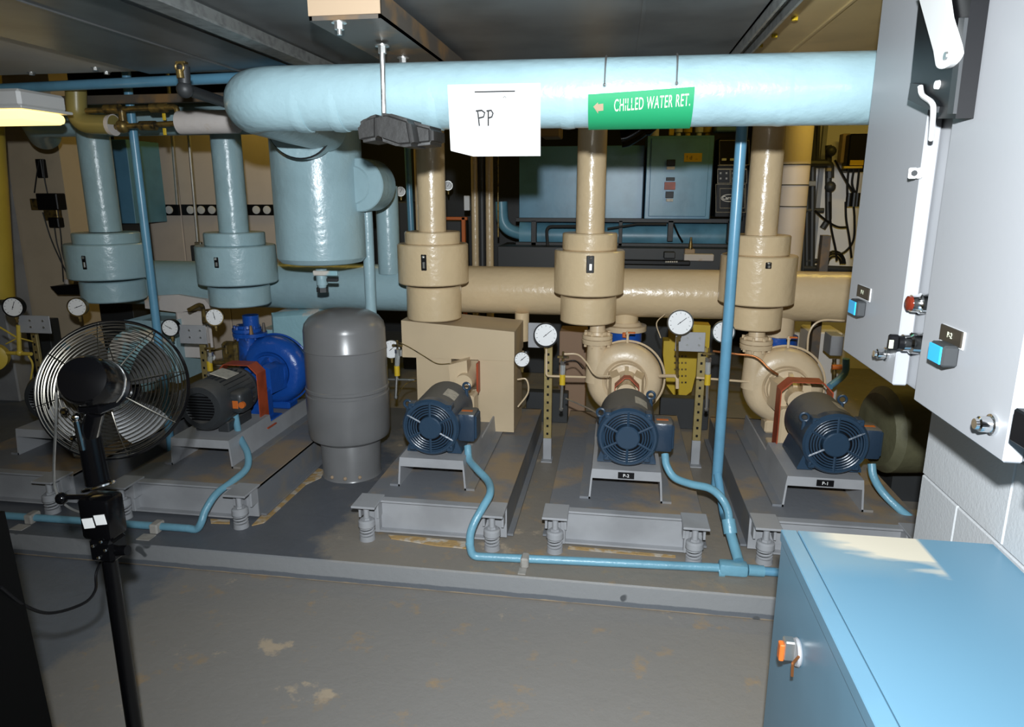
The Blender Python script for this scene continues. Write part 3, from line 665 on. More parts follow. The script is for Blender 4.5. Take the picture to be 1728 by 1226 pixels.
pump(0.885,0.575,3.6,'tan centrifugal pump with red orange coupling guard at right',guard='side')
# riser stubs from pump nozzle flange to valve jackets
for x,lb in ((0.07-0.205*0.78,'short tan pipe stub between the middle pump flange and its riser'),(0.885-0.205*0.78,'short tan pipe stub between the right pump flange and its riser')):
    t=MB().cyl((x,3.595,0.83),(x,3.595,0.90),0.043,0.036,24).build('pipe_stub','tancast'); tag(t,lb,'pipe')
# suction drop behind middle pump
sd=thing('suction_drop','tan suction drop with flange and blue valve behind the middle pump','pipe fitting',(0.06,4.0,0.62))
MB().cyl((0.06,4.0,0.80),(0.06,4.0,0.88),0.075).build('drop_pipe','tan',sd)
MB().lathe([(0,0.125),(0.03,0.125),(0.034,0.10),(0.05,0.085)],(0.06,4.0,0.765),(0,0,1),36).build('flange','tancast',sd)
MB().cyl((0.06,4.0,0.70),(0.06,4.0,0.762),0.10).build('valve_body','pumpblue',sd)
MB().cyl((0.06,4.0,0.45),(0.06,4.0,0.70),0.085).build('elbow','tancast',sd)
lab(MB().box((0.045,3.86,0.745),(0.075,3.9,0.775),0.004).build('tag_clip','orange',sd),'orange clip')
q=MB().cyl((0.92,4.0,0.45),(0.92,4.0,0.88),0.085); tag(q.build('suction_drop','tancast'),'tan suction pipe behind the right pump','pipe fitting')
q=MB().lathe([(0,0.11),(0.07,0.11)],(0.92,4.0,0.69),(0,0,1),28); 
tag(q.build('wafer_valve','pumpblue'),'blue wafer valve body behind the right pump','valve')
# vent cock on pump tops
for x,n in ((0.07,'middle'),(0.885,'right')):
    t=thing('vent_cock','small tan vent cock on top of the %s pump casing'%n,'valve',(x,3.6,0.775))
    MB().cyl((x,3.6,0.77),(x,3.6,0.82),0.007).sphere((x,3.6,0.825),0.012,8).build('cock_stem','tancast',t)
    lab(MB().box((x,3.585,0.826),(x+0.04,3.6,0.834),0.002).build('cock_handle','orange',t),'orange lever')

# ---- boxed pump P3
bx=thing('pump_insulation_box','large tan insulation box around the left tan pump','insulation box',(-0.82,3.75,ZB))
pl=lambda px,py,Y:U(px,py,Y=Y)
zt=pl(700,541,3.5).z; zm=pl(700,603,3.5).z
xL=pl(678,570,3.5).x; xR=pl(868,570,3.5).x
MB().prism([(xL,3.5,zt),(xR,3.5,zt-0.045),(xR,3.5,zm),(xL,3.5,zm)],(0,0.35,0)).build('upper_box','tanflat',bx)
xl=pl(704,650,3.51).x; 
# lower front with notch for the shaft
x1=pl(762,640,3.51).x; x2=pl(808,640,3.51).x; 
MB().box((xl,3.51,ZB+0.0),(x1,3.83,zm+0.002)).build('lower_left_panel','tanflat',bx)
MB().box((x2,3.51,ZB+0.01),(xR-0.004,3.83,zm+0.002)).build('lower_right_panel','tanflat',bx)
MB().box((x1,3.62,ZB+0.01),(x2,3.83,zm+0.002)).build('inner_panel','tanflat',bx)
b3=thing('centrifugal_pump','tan pump bracket poking through the notch of the insulation box','pump',(-0.775,3.5,ZB),'end suction pumps')
MB().lathe([(0,0.085),(0.02,0.09),(0.05,0.07),(0.14,0.05),(0.22,0.045)],(-0.775,3.6,0.575),(0,-1,0),32).build('bearing_housing','tancast',b3)
MB().prism([(-0.775-0.09,3.52,0.66),(-0.775+0.01,3.52,0.69),(-0.775+0.02,3.52,0.45),(-0.775-0.07,3.52,0.42)],(0,-0.10,0)).build('frame_arm','tancast',b3)
lab(MB().box((-0.775+0.055,3.44,0.50),(-0.775+0.066,3.5,0.67),0.003).build('coupling_guard','red',b3),'rusty red guard edge')
MB().box((-0.775-0.07,3.3,ZB+0.062),(-0.775+0.07,3.42,0.53),0.01).build('support_foot','tancast',b3)
# wire on box
w=thing('sensor_wire','thin brown wire drooping across the front of the tan box','wire',U(730,600,Y=3.46))
MB().tube(smooth([U(668,575,Y=3.46),U(690,585,Y=3.46),U(715,600,Y=3.46),U(738,613,Y=3.46),U(762,613,Y=3.5)]),0.0025,5).build('wire_run','brass',w)
# side suction stub right of box
q=MB().cyl(U(881,527,Y=3.9),U(881,574,Y=3.9),0.042); tag(q.build('drain_stub','tan'),'short tan pipe stub just right of the tan box','pipe')

# ---- old blue pump line at left
base(-2.24,-1.57,'grey inertia base under the royal blue pump',y0=2.62,feet=(-2.19,-1.615),footlab=('grey spring mount just right of the fan stand','grey spring mount near the end of the left conduit run'))
base(-3.2,-2.50,'grey inertia base at far left behind the fan',y0=2.62,feet=(-2.56,-3.1),footlab=('grey spring mount behind the fan pole, left side','grey spring mount at far left edge'))
rail(-1.95,0.15,0.40,2.83,3.75,'grey bedframe under the dark grey ribbed motor')
rail(-2.80,0.15,0.40,2.83,3.75,'grey bedframe behind the fan at far left')
pump(-1.94,0.55,3.6,'royal blue centrifugal pump left of the grey tank',m='pumpblue',guard='side')
def oldmotor(x,label,lbl=True):
    z=0.545; rad=0.122; y0,y1=2.86,3.16
    t=thing('electric_motor',label,'motor',(x,3.0,z-rad),'dark grey ribbed motors')
    MB().lathe([(0.08,rad*0.9),(0.30,rad*0.9),(0.32,rad*0.98),(0.345,rad*0.95),(0.36,rad*0.6)],(x,y0,z),(0,1,0),40).build('stator_shell','dkgrey',t)
    f=MB()
    for k in range(28):
        a=2*math.pi*k/28; d=V((math.cos(a),0,math.sin(a))); u_=V((-math.sin(a),0,math.cos(a)))*0.0022; c=V((x,y0+0.085,z))
        f.prism([c+d*rad*0.88+u_,c+d*rad*1.0+u_,c+d*rad*1.0-u_,c+d*rad*0.88-u_],(0,0.22,0))
    f.build('cooling_fins','dkgrey',t)
    MB().lathe([(0.012,rad*0.55),(0.0,rad*0.62),(0.004,rad*0.85),(0.03,rad*1.0),(0.085,rad*1.02)],(x,y0,z),(0,1,0),40).build('fan_cowl','dkgrey',t)
    f=MB()
    for k in range(-4,5):
        hw=math.sqrt(max(0,(rad*0.6)**2-(k*0.014)**2))
        if hw>0.01: f.box((x-hw,y0-0.001,z+k*0.014-0.003),(x+hw,y0+0.004,z+k*0.014+0.003))
    f.build('cowl_slots','black',t)
    cb=MB().box((x+rad*0.75,y0+0.08,z-0.05),(x+rad+0.05,y0+0.20,z+0.06),0.025,None,3).build('conduit_box','dkgrey',t)
    if lbl: lab(MB().cyl((x+rad+0.049,y0+0.09,z),(x+rad+0.049,y0+0.075,z),0.016).box((x+rad+0.0,y0+0.076,z-0.02),(x+rad+0.03,y0+0.0805,z+0.02),0.003).build('warning_sticker','orange',cb),'round orange sticker')
    mm=Matrix.Translation((x+0.02,y0+0.20,z+rad*1.0))@Matrix.Rotation(R(14),4,'Y')
    MB().box((-0.045,-0.06,-0.001),(0.05,0.05,0.004),0.001,mm).build('nameplate','label',t)
    for s in (-1,1): MB().box((x+s*0.06-0.03,y0+0.08,z-rad*1.22),(x+s*0.06+0.03,y0+0.30,z-rad*0.75),0.006).build('mounting_foot','dkgrey',t)
    return t
oldmotor(-1.95,'dark grey ribbed motor with pale nameplate, right of the fan')
oldmotor(-2.80,'dark grey ribbed motor mostly hidden behind the fan cage, far left',False)
t=thing('centrifugal_pump','light blue jacketed pump hidden behind the fan cage at far left','pump',(-2.8,3.6,ZB),'end suction pumps')
MB().lathe([(-0.06,0.11),(-0.045,0.19),(0,0.2),(0.045,0.19),(0.06,0.1)],(-2.8,3.6,0.575),(0,1,0),40).build('volute_casing','blueold',t)
# valve & flange above blue pump
t=thing('blue_flange_joint','royal blue flanged joint with rusty bolts above the blue pump','pipe fitting',U(425,560,Y=3.6))
q=U(425,560,Y=3.6)
MB().cyl(q-V((0,0,0.03)),q+V((0,0,0.10)),0.045).lathe([(0,0.085),(0.02,0.085)],q-V((0,0,0.02)),(0,0,1),28).build('flange','pumpblue',t)
for dx,dy in ((-0.06,-0.04),(0.03,-0.06),(0.06,0.03),(-0.03,0.06)): MB().cyl(q+V((dx,dy,-0.01)),q+V((dx,dy,0.05)),0.014,0.007,8).build('flange_bolt','rust',t)
# crumpled insulation box behind blue pump
f=MB(); f.box(U(462,600,Y=3.86),U(528,528,Y=3.86)+V((0,0.3,0)),0.02); 
for v in f.b.verts: v.co+=V((random.uniform(-.01,.01),random.uniform(-.01,.01),random.uniform(-.012,.012)))
f.box(U(438,640,Y=3.9),U(540,560,Y=3.9)+V((0,0.25,0)),0.02)
tag(f.build('pipe_insulation','blueold'),'crumpled blue and white pipe insulation behind the blue pump','insulation')
f=MB().box(U(215,545,Y=3.75),U(300,640,Y=3.75)+V((0,0.3,0)),0.02); tag(f.build('pipe_insulation','blue'),'light blue insulated pump jacket seen behind the fan cage','insulation')
f=MB(); f.box(U(300,530,Y=3.85),U(350,600,Y=3.85)+V((0,0.05,0)),0.015); tag(f.build('torn_insulation','wrap'),'torn white insulation hanging behind the gauges by the fan','insulation')

# ================================================================== CONDUITS
def conduit(pts,r,label,m='conduit',rad=0.05,seg=14,cat='conduit',sm=False,name='conduit'):
    P=smooth(pts,8) if sm else fillet(pts,rad)
    return tag(MB().tube(P,r,seg).build(name,m),label,cat)
t=thing('floor_conduit','blue steel conduit lying along the pad front edge right of centre','conduit',(0,2.44,0.1))
P=[U(792,915,Y=2.44),U(797,938,Y=2.442),U(1212,963,Y=2.50)]
P[1].z=0.123; P[2].z=0.125
MB().tube(fillet(P,0.03),0.0165,16).build('tube','flex',t)
MB().cyl(U(1212,963,Y=2.50),U(1222,963,Y=2.50),0.024).build('coupling','flex',t)
x=P[2].x
MB().box((x-0.0,2.475,0.102),(x+0.11,2.53,0.152),0.012,None,2).cyl((x+0.11,2.5,0.125),(x+0.17,2.505,0.122),0.022).build('conduit_body','flex',t)
q=U(886,945,Y=2.44); MB().box((q.x-0.016,2.415,0.101),(q.x+0.016,2.47,0.144),0.006).box((q.x-0.02,2.375,0.1),(q.x+0.01,2.42,0.104)).build('strap','tape',t)
x1=U(1303,965,Y=2.5); MB().tube(fillet([(x+0.16,2.505,0.122),(x1.x+0.05,2.505,0.122),(x1.x+0.055,2.37,0.11)],0.02),0.017,12).build('end_bend','conduit',t)
t=thing('floor_conduit','blue steel conduit lying along the pad at left behind the fan stand','conduit',(-2.2,2.47,0.1))
a=U(-40,866,Z=0.125); b=U(318,891,Z=0.125)
MB().tube([a,b],0.0165,14).build('tube','flex',t)
for px,py in ((55,872),(265,888)):
    q=U(px,py,Z=0.125); MB().box((q.x-0.02,q.y-0.03,0.101),(q.x+0.02,q.y+0.03,0.146),0.006).box((q.x-0.045,q.y-0.08,0.1),(q.x+0.015,q.y-0.03,0.104)).build('strap','tape',t)
def flexc(pts,label):
    return conduit([U(x,y,Y=Y) for x,y,Y in pts],0.0165,label,'flex',sm=True,name='flexible_conduit')
flexc([(789,752,2.86),(792,775,2.82),(806,792,2.74),(824,812,2.66),(827,832,2.57),(815,855,2.51),(801,880,2.47),(794,900,2.45),(793,918,2.44)],'blue flexible conduit hanging from the left navy motor over the base edge')
flexc([(1122,766,2.86),(1125,785,2.83),(1138,805,2.80),(1165,816,2.76),(1196,823,2.72),(1216,838,2.68),(1228,860,2.66),(1231,885,2.64)],'blue flexible conduit curving from the middle navy motor to the right fitting')
flexc([(1471,782,2.90),(1474,803,2.88),(1488,828,2.86),(1515,856,2.82),(1545,880,2.80),(1580,905,2.78)],'blue flexible conduit from the right navy motor running behind the white wall')
flexc([(397,700,3.03),(404,735,2.96),(418,765,2.86),(416,790,2.78),(392,812,2.68),(365,833,2.58),(347,860,2.52),(340,880,2.49),(332,892,2.485),(316,891,2.48)],'blue flexible conduit looping down from the dark grey motor')
conduit([U(1253,205,Y=2.92)+V((0,0,0.24)),U(1253,205,Y=2.92),U(1208,830,Y=2.92)],0.0225,'slim blue vertical conduit in front of the right tan riser')
conduit([U(1211,800,Y=2.90),U(1222,870,Y=2.78),U(1229,885,Y=2.66)],0.018,'short blue conduit offset at the foot of the right vertical conduit')
f=MB().cyl(U(1229,876,Y=2.65),U(1233,900,Y=2.62),0.027).cyl(U(1233,900,Y=2.62),U(1246,945,Y=2.52),0.020)
tag(f.build('conduit_fitting','flex'),'blue conduit fitting joining the flexible loop to the floor conduit','conduit')
conduit([U(217,158,Y=3.25)+V((0,0,0.75)),U(217,158,Y=3.25),(U(240,350,Y=3.25).x,3.25,0.1)],0.021,'slim blue vertical conduit leaning past the fan on the left')
conduit([(-3.4,3.10,2.035),(-1.35,2.82,2.02)],0.022,'long thin blue pipe under the ceiling crossing the upper left')
tag(MB().box((-3.6,3.16,1.97),(-1.2,3.19,2.01),0.002).build('support_rail','rust'),'rusty brown steel rail just under the thin blue ceiling pipe','steel rail')
conduit([U(688,260,Y=5.2)+V((0,0,1.15)),U(688,260,Y=5.2),U(694,392,Y=5.2)],0.025,'blue pipe far behind, left of the first tan riser')

# ================================================================== LAMP, UPPER LEFT PIPEWORK
lf=thing('wall_lamp','white housed lamp with glowing yellow diffuser at the upper left edge','lamp',U(20,205,Y=2.7))
a=U(-60,157,Y=2.7); b=U(68,184,Y=2.7); MB().box((a.x,2.6,b.z),(b.x,2.85,a.z),0.012).box((a.x,2.585,b.z-0.008),(b.x+0.018,2.86,b.z+0.004),0.003).build('housing','white',lf)
c=U(-60,209,Y=2.7); MB().box((a.x,2.60,c.z),(b.x,2.84,b.z-0.008),0.02,None,2).build('diffuser','lamp',lf)
oe=thing('olive_elbow_pipe','olive covered elbow pipe beside the lamp at upper left','pipe',U(150,222,Y=3.1))
MB().tube(fillet([U(128,150,Y=3.1),U(130,209,Y=3.1),U(193,211,Y=3.1)],0.08),0.045,22).build('pipe_covering','olive',oe)
MB().lathe([(0,0.047),(0.022,0.05)],U(186,211,Y=3.1),(1,0,0),20).build('tape_end','wrap',oe)
bv=thing('brass_valve_set','tarnished brass valve pipework in front of the blue ceiling header','valve',U(230,215,Y=3.1))
MB().tube(fillet([U(146,187,Y=3.1),U(298,180,Y=3.1),U(302,208,Y=3.1),U(195,214,Y=3.1)],0.02),0.013,12).build('pipe_loop','brass',bv)
for px,py in ((190,184),(268,182),(250,212)): 
    q=U(px,py,Y=3.1); MB().cyl(q-V((0.04,0,0)),q+V((0.04,0,0)),0.022,seg=12).build('valve_body','brass',bv)
q=U(207,200,Y=3.1); MB().cyl(q-V((0,0,0.03)),q+V((0,0,0.035)),0.018,seg=12).sphere(U(207,213,Y=3.1),0.032,12).build('valve_body','brass',bv)
for px,py in ((277,197),(278,222)): q=U(px,py,Y=3.07); MB().box(q-V((0.008,0.004,0.016)),q+V((0.008,0.004,0.016)),0.002).build('tag','yellow',bv)
wr=MB().tube([U(304,207,Y=3.05),U(400,205,Y=3.05)],0.052,22); tag(wr.build('white_lagged_pipe','wrap'),'short pipe wrapped in stained white lagging by the blue elbow','pipe')
sp=thing('sprinkler_pipe','dark sprinkler pipe with brass head in front of the blue elbow','sprinkler',U(312,150,Y=2.2))
MB().tube(fillet([U(310,112,Y=2.2),U(312,150,Y=2.2),U(383,174,Y=2.5)],0.02),0.019,14).sphere(U(312,151,Y=2.2),0.027,14).build('pipe','dark',sp)
MB().torus(U(303,113,Y=2.18),(0,1,0),0.014,0.004,16,6).cyl(U(303,118,Y=2.18),U(305,132,Y=2.18),0.012).box(U(296,104,Y=2.18),U(311,106,Y=2.18)+V((0,0.02,0)),0.001).build('sprinkler_head','brass',sp)

# ================================================================== GAUGES, STRUTS, TUBING
def gauge(px,py,rpx,Y,label,rim='black',yaw=0,pitch=0,needle=40,stem=30):
    c=U(px,py,Y=Y); dist=(c-EYE).dot(_f); r=rpx/FPX*dist
    d=(EYE-c).normalized(); d=V((d.x*0.6,d.y,d.z*0.2)); d=Matrix.Rotation(R(yaw),3,'Z')@d; d.normalize()
    t=thing('pressure_gauge',label,'gauge',c-V((0,0,r+0.02)),'round dial pressure gauges')
    MB().lathe([(-0.035,r*0.7),(-0.03,r*0.96),(0.0,r),(0.004,r),(0.004,r*0.9),(-0.002,r*0.88)],c,d,36).build('case',rim,t)
    MB().lathe([(0.0,r*0.89),(0.001,r*0.88)],c,d,36).build('dial_face','dial',t)
    x=V((0,0,1)).cross(d).normalized(); u=d.cross(x)
    f=MB()
    for k in range(11):
        a=R(-135+27*k+90); v=x*math.cos(a)+u*math.sin(a); f.cyl(c+d*0.0018+v*r*0.68,c+d*0.0018+v*r*0.8,0.0009,seg=4)
    f.build('scale_marks','ink',t)
    v=x*math.cos(R(needle))+u*math.sin(R(needle)); MB().cyl(c+d*0.003-v*r*0.25,c+d*0.003+v*r*0.6,0.0014,seg=5).sphere(c+d*0.003,0.003,8).build('needle','black',t)
    MB().cyl(c-V((0,0,r*0.95))-d*0.015,c-V((0,0,r+stem*0.001))-d*0.015,0.007,seg=8).hexn(c-V((0,0,r*0.97))-d*0.015,c-V((0,0,r+0.012))-d*0.015,0.011).build('stem','brass',t)
    return t
gauge(921,565,21,3.42,'white dial gauge with black rim left of the middle pump, atop the tan strut')
gauge(1148,544,22,3.42,'white dial gauge with chrome rim right of the middle pump, by the yellow guard','chrome')
gauge(881,606,13.5,3.45,'small white dial gauge at the right edge of the tan box','chrome')
gauge(1221,560,19,3.5,'white dial gauge half hidden behind the right vertical conduit','chrome',needle=90)
gauge(287,553,15,3.4,'white dial gauge at the right rim of the fan cage','black',needle=150,yaw=-15)
gauge(362,535,15,3.45,'white dial gauge left of the blue riser above the dark grey motor','brass',needle=100)
gauge(130,518,16,3.3,'white dial gauge above the fan cage at left','brass',yaw=-12,needle=20)
gauge(22,518,17,3.1,'white dial gauge at the far left over the yellow pipework','black',yaw=-15,needle=70)
gauge(660,589,15,3.55,'white dial gauge peeking out behind the grey tank','white')
def strutpost(px0,py0,px1,py1,Y,label,foot=True,w=0.022):
    a=U(px0,py0,Y=Y); b=U(px1,py1,Y=Y); a.x=(a.x+b.x)/2
    t=thing('perforated_post',label,'post',(a.x,Y,max(0.1,b.z-0.05)),'perforated gauge posts')
    MB().box((a.x-w,Y-w*0.5,b.z),(a.x+w,Y+w*0.5,a.z),0.002).build('post','strut',t)
    n=int((a.z-b.z)/0.045)
    for k in range(n): MB().box((a.x-0.006,Y-w*0.5-0.001,b.z+0.02+k*0.045),(a.x+0.006,Y-w*0.5+0.002,b.z+0.034+k*0.045),0.001).build('hole','black',t)
    if foot: MB().box((a.x-w*1.05,Y-w*0.6,0.10),(a.x+w*1.05,Y+w*0.6,b.z),0.002).box((a.x-0.03,Y-0.05,0.1),(a.x+0.03,Y+0.03,0.106)).build('foot_bracket','greylt',t)
    return t
strutpost(930,572,920,738,3.57,'tan perforated post left of the middle pump')
strutpost(1187,585,1173,742,3.62,'tan perforated post right of the middle pump under the grey plate')
strutpost(346,580,344,640,3.5,'dark tan perforated post beside the dark grey motor',True,0.018)
strutpost(62,560,66,640,3.3,'dark perforated post at far left holding a grey plate',True,0.018)
for (x0,y0,x1,y1,Y,lb) in ((1139,561,1191,592,3.5,'grey mounting plate right of the chrome rimmed gauge'),(304,549,346,579,3.42,'grey mounting plate between the two gauges beside the fan'),(33,533,82,561,3.15,'grey mounting plate at far left over the yellow pipework'),(891,545,917,586,3.6,'grey gauge bracket plate behind the black rimmed gauge')):
    a=U(x0,y1,Y=Y); b=U(x1,y0,Y=Y); t=thing('gauge_plate',lb,'plate',a,'grey gauge mounting plates')
    MB().box((a.x,Y,a.z),(b.x,Y+0.006,b.z),0.002).build('plate','greylt',t)
    for s in (0.4,0.8):
        for h in (0.35,0.72): p=V((a.x+(b.x-a.x)*s,Y,a.z+(b.z-a.z)*h)); MB().cyl(p,p-V((0,0.004,0)),0.006,seg=8).build('screw','zinc',t)
def tubing(pts,r,label,m='tancast',cat='tubing',name='tubing',sm=False,rad=0.02): 
    P=[U(*p[:2],Y=p[2]) for p in pts]
    return tag(MB().tube(smooth(P) if sm else fillet(P,rad),r,8).build(name,m),label,cat)
tubing([(922,588,3.42),(922,634,3.42),(988,636,3.5)],0.006,'tan small tube from the black rimmed gauge to the middle pump')
tubing([(1143,568,3.42),(1143,645,3.42)],0.007,'brown tube hanging from the chrome rimmed gauge','brass')
tubing([(1113,634,3.5),(1143,634,3.42),(1143,655,3.42)],0.009,'tan tube joining the middle pump to the gauge drop tube')
tubing([(1175,637,3.5),(1265,644,3.55)],0.006,'tan tube passing behind the conduit to the right pump')
tubing([(952,597,3.4),(975,598,3.4),(990,612,3.35),(1005,632,3.3),(1030,634,3.25)],0.0045,'bent tan tube arching over the middle pump face','tancast',sm=True)
tubing([(952,612,3.4),(970,608,3.4),(984,622,3.42)],0.003,'black wire loop left of the middle pump','black',sm=True)
tubing([(955,672,3.4),(985,685,3.3),(1008,697,3.2)],0.004,'grey cable dropping to the middle navy motor','zinc',sm=True)
tubing([(1203,592,3.4),(1240,597,3.4),(1275,602,3.38),(1298,622,3.35),(1313,632,3.35)],0.0055,'copper tube curving onto the right pump','copper',sm=True)
tubing([(1115,570,3.75),(1108,545,3.75),(1122,530,3.8)],0.003,'thin tan capillary behind the middle pump',sm=True)
tubing([(1362,600,3.8),(1366,560,3.8),(1385,541,3.8),(1425,541,3.8)],0.0055,'arched tan tube behind the right pump',sm=True)
tubing([(676,590,3.5),(676,600,3.5)],0.012,'white valve stub beside the grey tank','zinc')
tubing([(873,640,3.5),(888,640,3.5),(891,662,3.5),(874,686,3.5)],0.0045,'thin curved tube below the small gauge','tancast',sm=True)
tubing([(655,640,3.6),(700,641,3.6)],0.006,'small steel tube between grey tank and tan box','zinc')
tubing([(672,665,3.45),(684,648,3.45),(702,642,3.5)],0.003,'thin wire looping behind the grey tank','brass',sm=True)
def sight(px,py0,py1,Y,label,lab_y):
    a=U(px,py0,Y=Y); b=U(px-3,py1,Y=Y); t=thing('sight_glass',label,'sight glass',b,'sight glasses with yellow labels')
    MB().cyl(a,a+(b-a)*0.45,0.014,seg=12).build('glass_tube','glasst',t)
    MB().cyl(a+(b-a)*0.45,b,0.008,seg=10).hexn(a+V((0,0,0.02)),a,0.016).sphere(b,0.012,8).build('fitting','zinc',t)
    q=U(px-1,lab_y,Y=Y); MB().cyl(q-V((0,0,0.028)),q+V((0,0,0.028)),0.0155,seg=14).build('yellow_label','yellow',t)
    MB().cyl(a+V((0,0,0.02)),a+V((0,0,0.07)),0.006,seg=8).box(a+V((-0.03,-0.006,0.035)),a+V((0.03,0.006,0.047)),0.002).build('shut_off','brass',t)
sight(950,615,690,3.45,'sight glass with yellow label left of the middle pump',640)
sight(1195,610,690,3.45,'sight glass with yellow label left of the right conduit',640)
sight(671,595,670,3.5,'sight glass with yellow strip beside the grey tank',625)
sight(355,600,632,3.4,'sight glass with yellow label above the dark grey motor',617)
# brass bits by blue pump
t=thing('brass_manifold','tarnished brass valve manifold left of the blue pump','valve',U(390,600,Y=3.6))
q=U(390,590,Y=3.62)
MB().box(q-V((0.05,0.03,0.09)),q+V((0.05,0.03,0.05)),0.015).cyl(q+V((-0.12,-0.04,-0.07)),q+V((0.10,-0.04,-0.07)),0.014).cyl(q+V((-0.1,-0.05,0)),q+V((0,-0.05,0.025)),0.007).cyl(q+V((0,-0.05,-0.01)),q+V((0,-0.05,0.04)),0.012).build('valve_body','brass',t)
MB().sphere(q+V((-0.1,-0.04,-0.04)),0.02,10).build('knob','white',t)
tubing([(318,523,3.5),(340,515,3.5),(345,545,3.45)],0.012,'brass tee pipe above the grey gauge plate','brass',sm=True)

# yellow guard behind
YGX=U(1150,600,Y=4.45).x
yg=thing('yellow_guard','yellow perforated belt guard behind the right post','machine guard',U(1150,665,Y=4.45))
pts=[(1130,545),(1199,549),(1196,600),(1183,610),(1172,640),(1167,660),(1155,669),(1138,668),(1125,650),(1119,600),(1120,575),(1130,575)]
MB().prism([U(x,y,Y=4.45) for x,y in pts],(0,0.12,0)).build('guard_panel','yellow',yg); MB().box((YGX-0.03,4.48,0),(YGX+0.03,4.54,0.6)).build('guard_stand','dark',yg)
for i in range(4):
    for j in range(6):
        q=U(1139+i*6,590+j*11,Y=4.449); MB().box(q-V((0.006,0.001,0.006)),q+V((0.006,0.001,0.006))).build('perforation','brass',yg)
# carton behind middle pump
tag(MB().box((U(943,640,Y=4.4).x,4.4,0),U(990,560,Y=4.4)+V((0,0.2,0)),0.004).build('carton','brick'),'brown carton standing behind the middle pump at left','box')
# floor-level machinery between bases in the back: small cross beams
for (x0,x1,y,z,lb) in ((-0.55,-0.28,4.2,0.30,'dark cross beam behind the bases between left and middle pumps'),(0.30,0.60,4.2,0.30,'dark cross beam behind the bases between middle and right pumps')):
    tag(MB().box((x0,y,0.1),(x1,y+0.08,z),0.004).build('cross_beam','dark'),lb,'steel beam')

# ================================================================== YELLOW PIPEWORK FAR LEFT
q=MB().cyl(U(2,300,Y=3.6)+V((0,0,0.8)),U(-8,500,Y=3.6),0.10,seg=30)
tag(q.build('yellow_pipe','yellowpipe'),'thick yellow vertical pipe at the far left edge','pipe')
t=thing('yellow_manifold','yellow painted tee and valve pipework at the far left','pipe fitting',U(30,640,Y=3.15))
f=MB()
for a_,b_,r_ in (((31,548),(33,595),0.011),((12,595),(53,597),0.010),((0,552),(30,570),0.005),((10,580),(30,570),0.004),((33,570),(55,576),0.004)): f.cyl(U(*a_,Y=3.15),U(*b_,Y=3.15),r_,seg=10)
f.sphere(U(33,595,Y=3.15),0.018,10); f.build('pipe_tee','yellowpipe',t)
MB().lathe([(0,0.07),(0.05,0.075),(0.06,0.05)],U(-6,600,Y=3.2),(0.4,-1,0),24).build('yellow_cap','yellowpipe',t)
MB().tube(smooth([U(48,600,Y=3.1),U(55,615,Y=3.1),U(52,640,Y=3.1)]),0.005,6).build('drop_tube','yellowpipe',t)

# ================================================================== FAN
FC=U(192,656,Y=1.40)
az,el=R(-22),R(-22)
A=V((math.sin(az)*math.cos(el),math.cos(az)*math.cos(el),math.sin(el)))
fu=V((0,0,1)); fx=A.cross(fu).normalized(); fz=fx.cross(A).normalized()
POLE=V((-1.162,1.30,0))
KF=0.822
def ZF(z): return 1.55+(z-1.55)*KF
fan=thing('pedestal_fan','black pedestal fan with round chromed wire cage in left foreground','fan',(POLE.x,POLE.y,0))
FR=0.164
def fp(r,a,d): return FC+A*d+(fx*math.cos(a)+fz*math.sin(a))*r
def fring(mb,r,d,w,seg=72): mb.tube([fp(r,2*math.pi*k/seg,d) for k in range(seg)],w,5,closed=True)
def dome(r,side): # depth of cage at radius
    k=r/FR; return side*(0.047*(1-k**2.6)+0.006)
for side,nm in ((-1,'rear_grille'),(1,'front_grille')):
    f=MB(); n=15
    for i in range(n):
        r=FR*(0.27+0.72*i/(n-1)); fring(f,r,dome(r,side),0.0012)
    for k in range(8):
        a=2*math.pi*k/8+0.2; f.tube([fp(FR*q,a,dome(FR*q,side)+side*0.001) for q in (0.22,0.4,0.55,0.7,0.82,0.92,1.0)],0.0014,5)
    f.build(nm,'wire',fan)
f=MB(); fring(f,FR*1.0,-0.006,0.003); fring(f,FR*1.0,0.006,0.003); f.build('cage_rim','blackgloss',fan)
MB().lathe([(0.06,0.045),(0.064,0.04),(0.064,0.01)],FC,A,28).build('front_badge','blackgloss',fan)
hub=MB().lathe([(-0.03,0.035),(0.03,0.033),(0.035,0.02)],FC,A,24).build('blade_hub','blackgloss',fan)
for b_ in range(4):
    f=MB(); n=7; G=[]
    for i in range(n+1):
        r=0.025+0.115*i/n; row=[]
        for j in range(6):
            t_=j/5; wd=0.55+0.25*math.sin(math.pi*i/n); a=b_*math.pi/2+0.5+(t_-0.5)*wd*1.2+0.15*i/n; d=(t_-0.5)*0.045*(1-0.3*i/n)
            row.append((fp(r,a,d),fp(r,a,d+0.0015)))
        G.append(row)
    va=[[f.b.verts.new(p[0]) for p in r_] for r_ in G]; vb=[[f.b.verts.new(p[1]) for p in r_] for r_ in G]
    for i in range(n):
        for j in range(5):
            f.b.faces.new((va[i][j],va[i][j+1],va[i+1][j+1],va[i+1][j])); f.b.faces.new((vb[i][j],vb[i+1][j],vb[i+1][j+1],vb[i][j+1]))
    f.build('fan_blade','bladechrome',fan)
# motor housing behind (towards camera)
MO=FC-A*0.050
mh=MB().lathe([(0,0.048),(0.01,0.056),(0.026,0.058),(0.03,0.052),(0.05,0.053),(0.054,0.056),(0.125,0.055),(0.142,0.047),(0.148,0.015)],MO,-A,36).build('motor_housing','blackgloss',fan)
MB().torus(MO-A*0.052,A,0.0568,0.002,36,6).build('trim_ring','chrome',mh)
MB().cyl(FC-A*0.052,FC-A*0.018,0.043,0.03,28).build('rear_mount','blackgloss',fan)
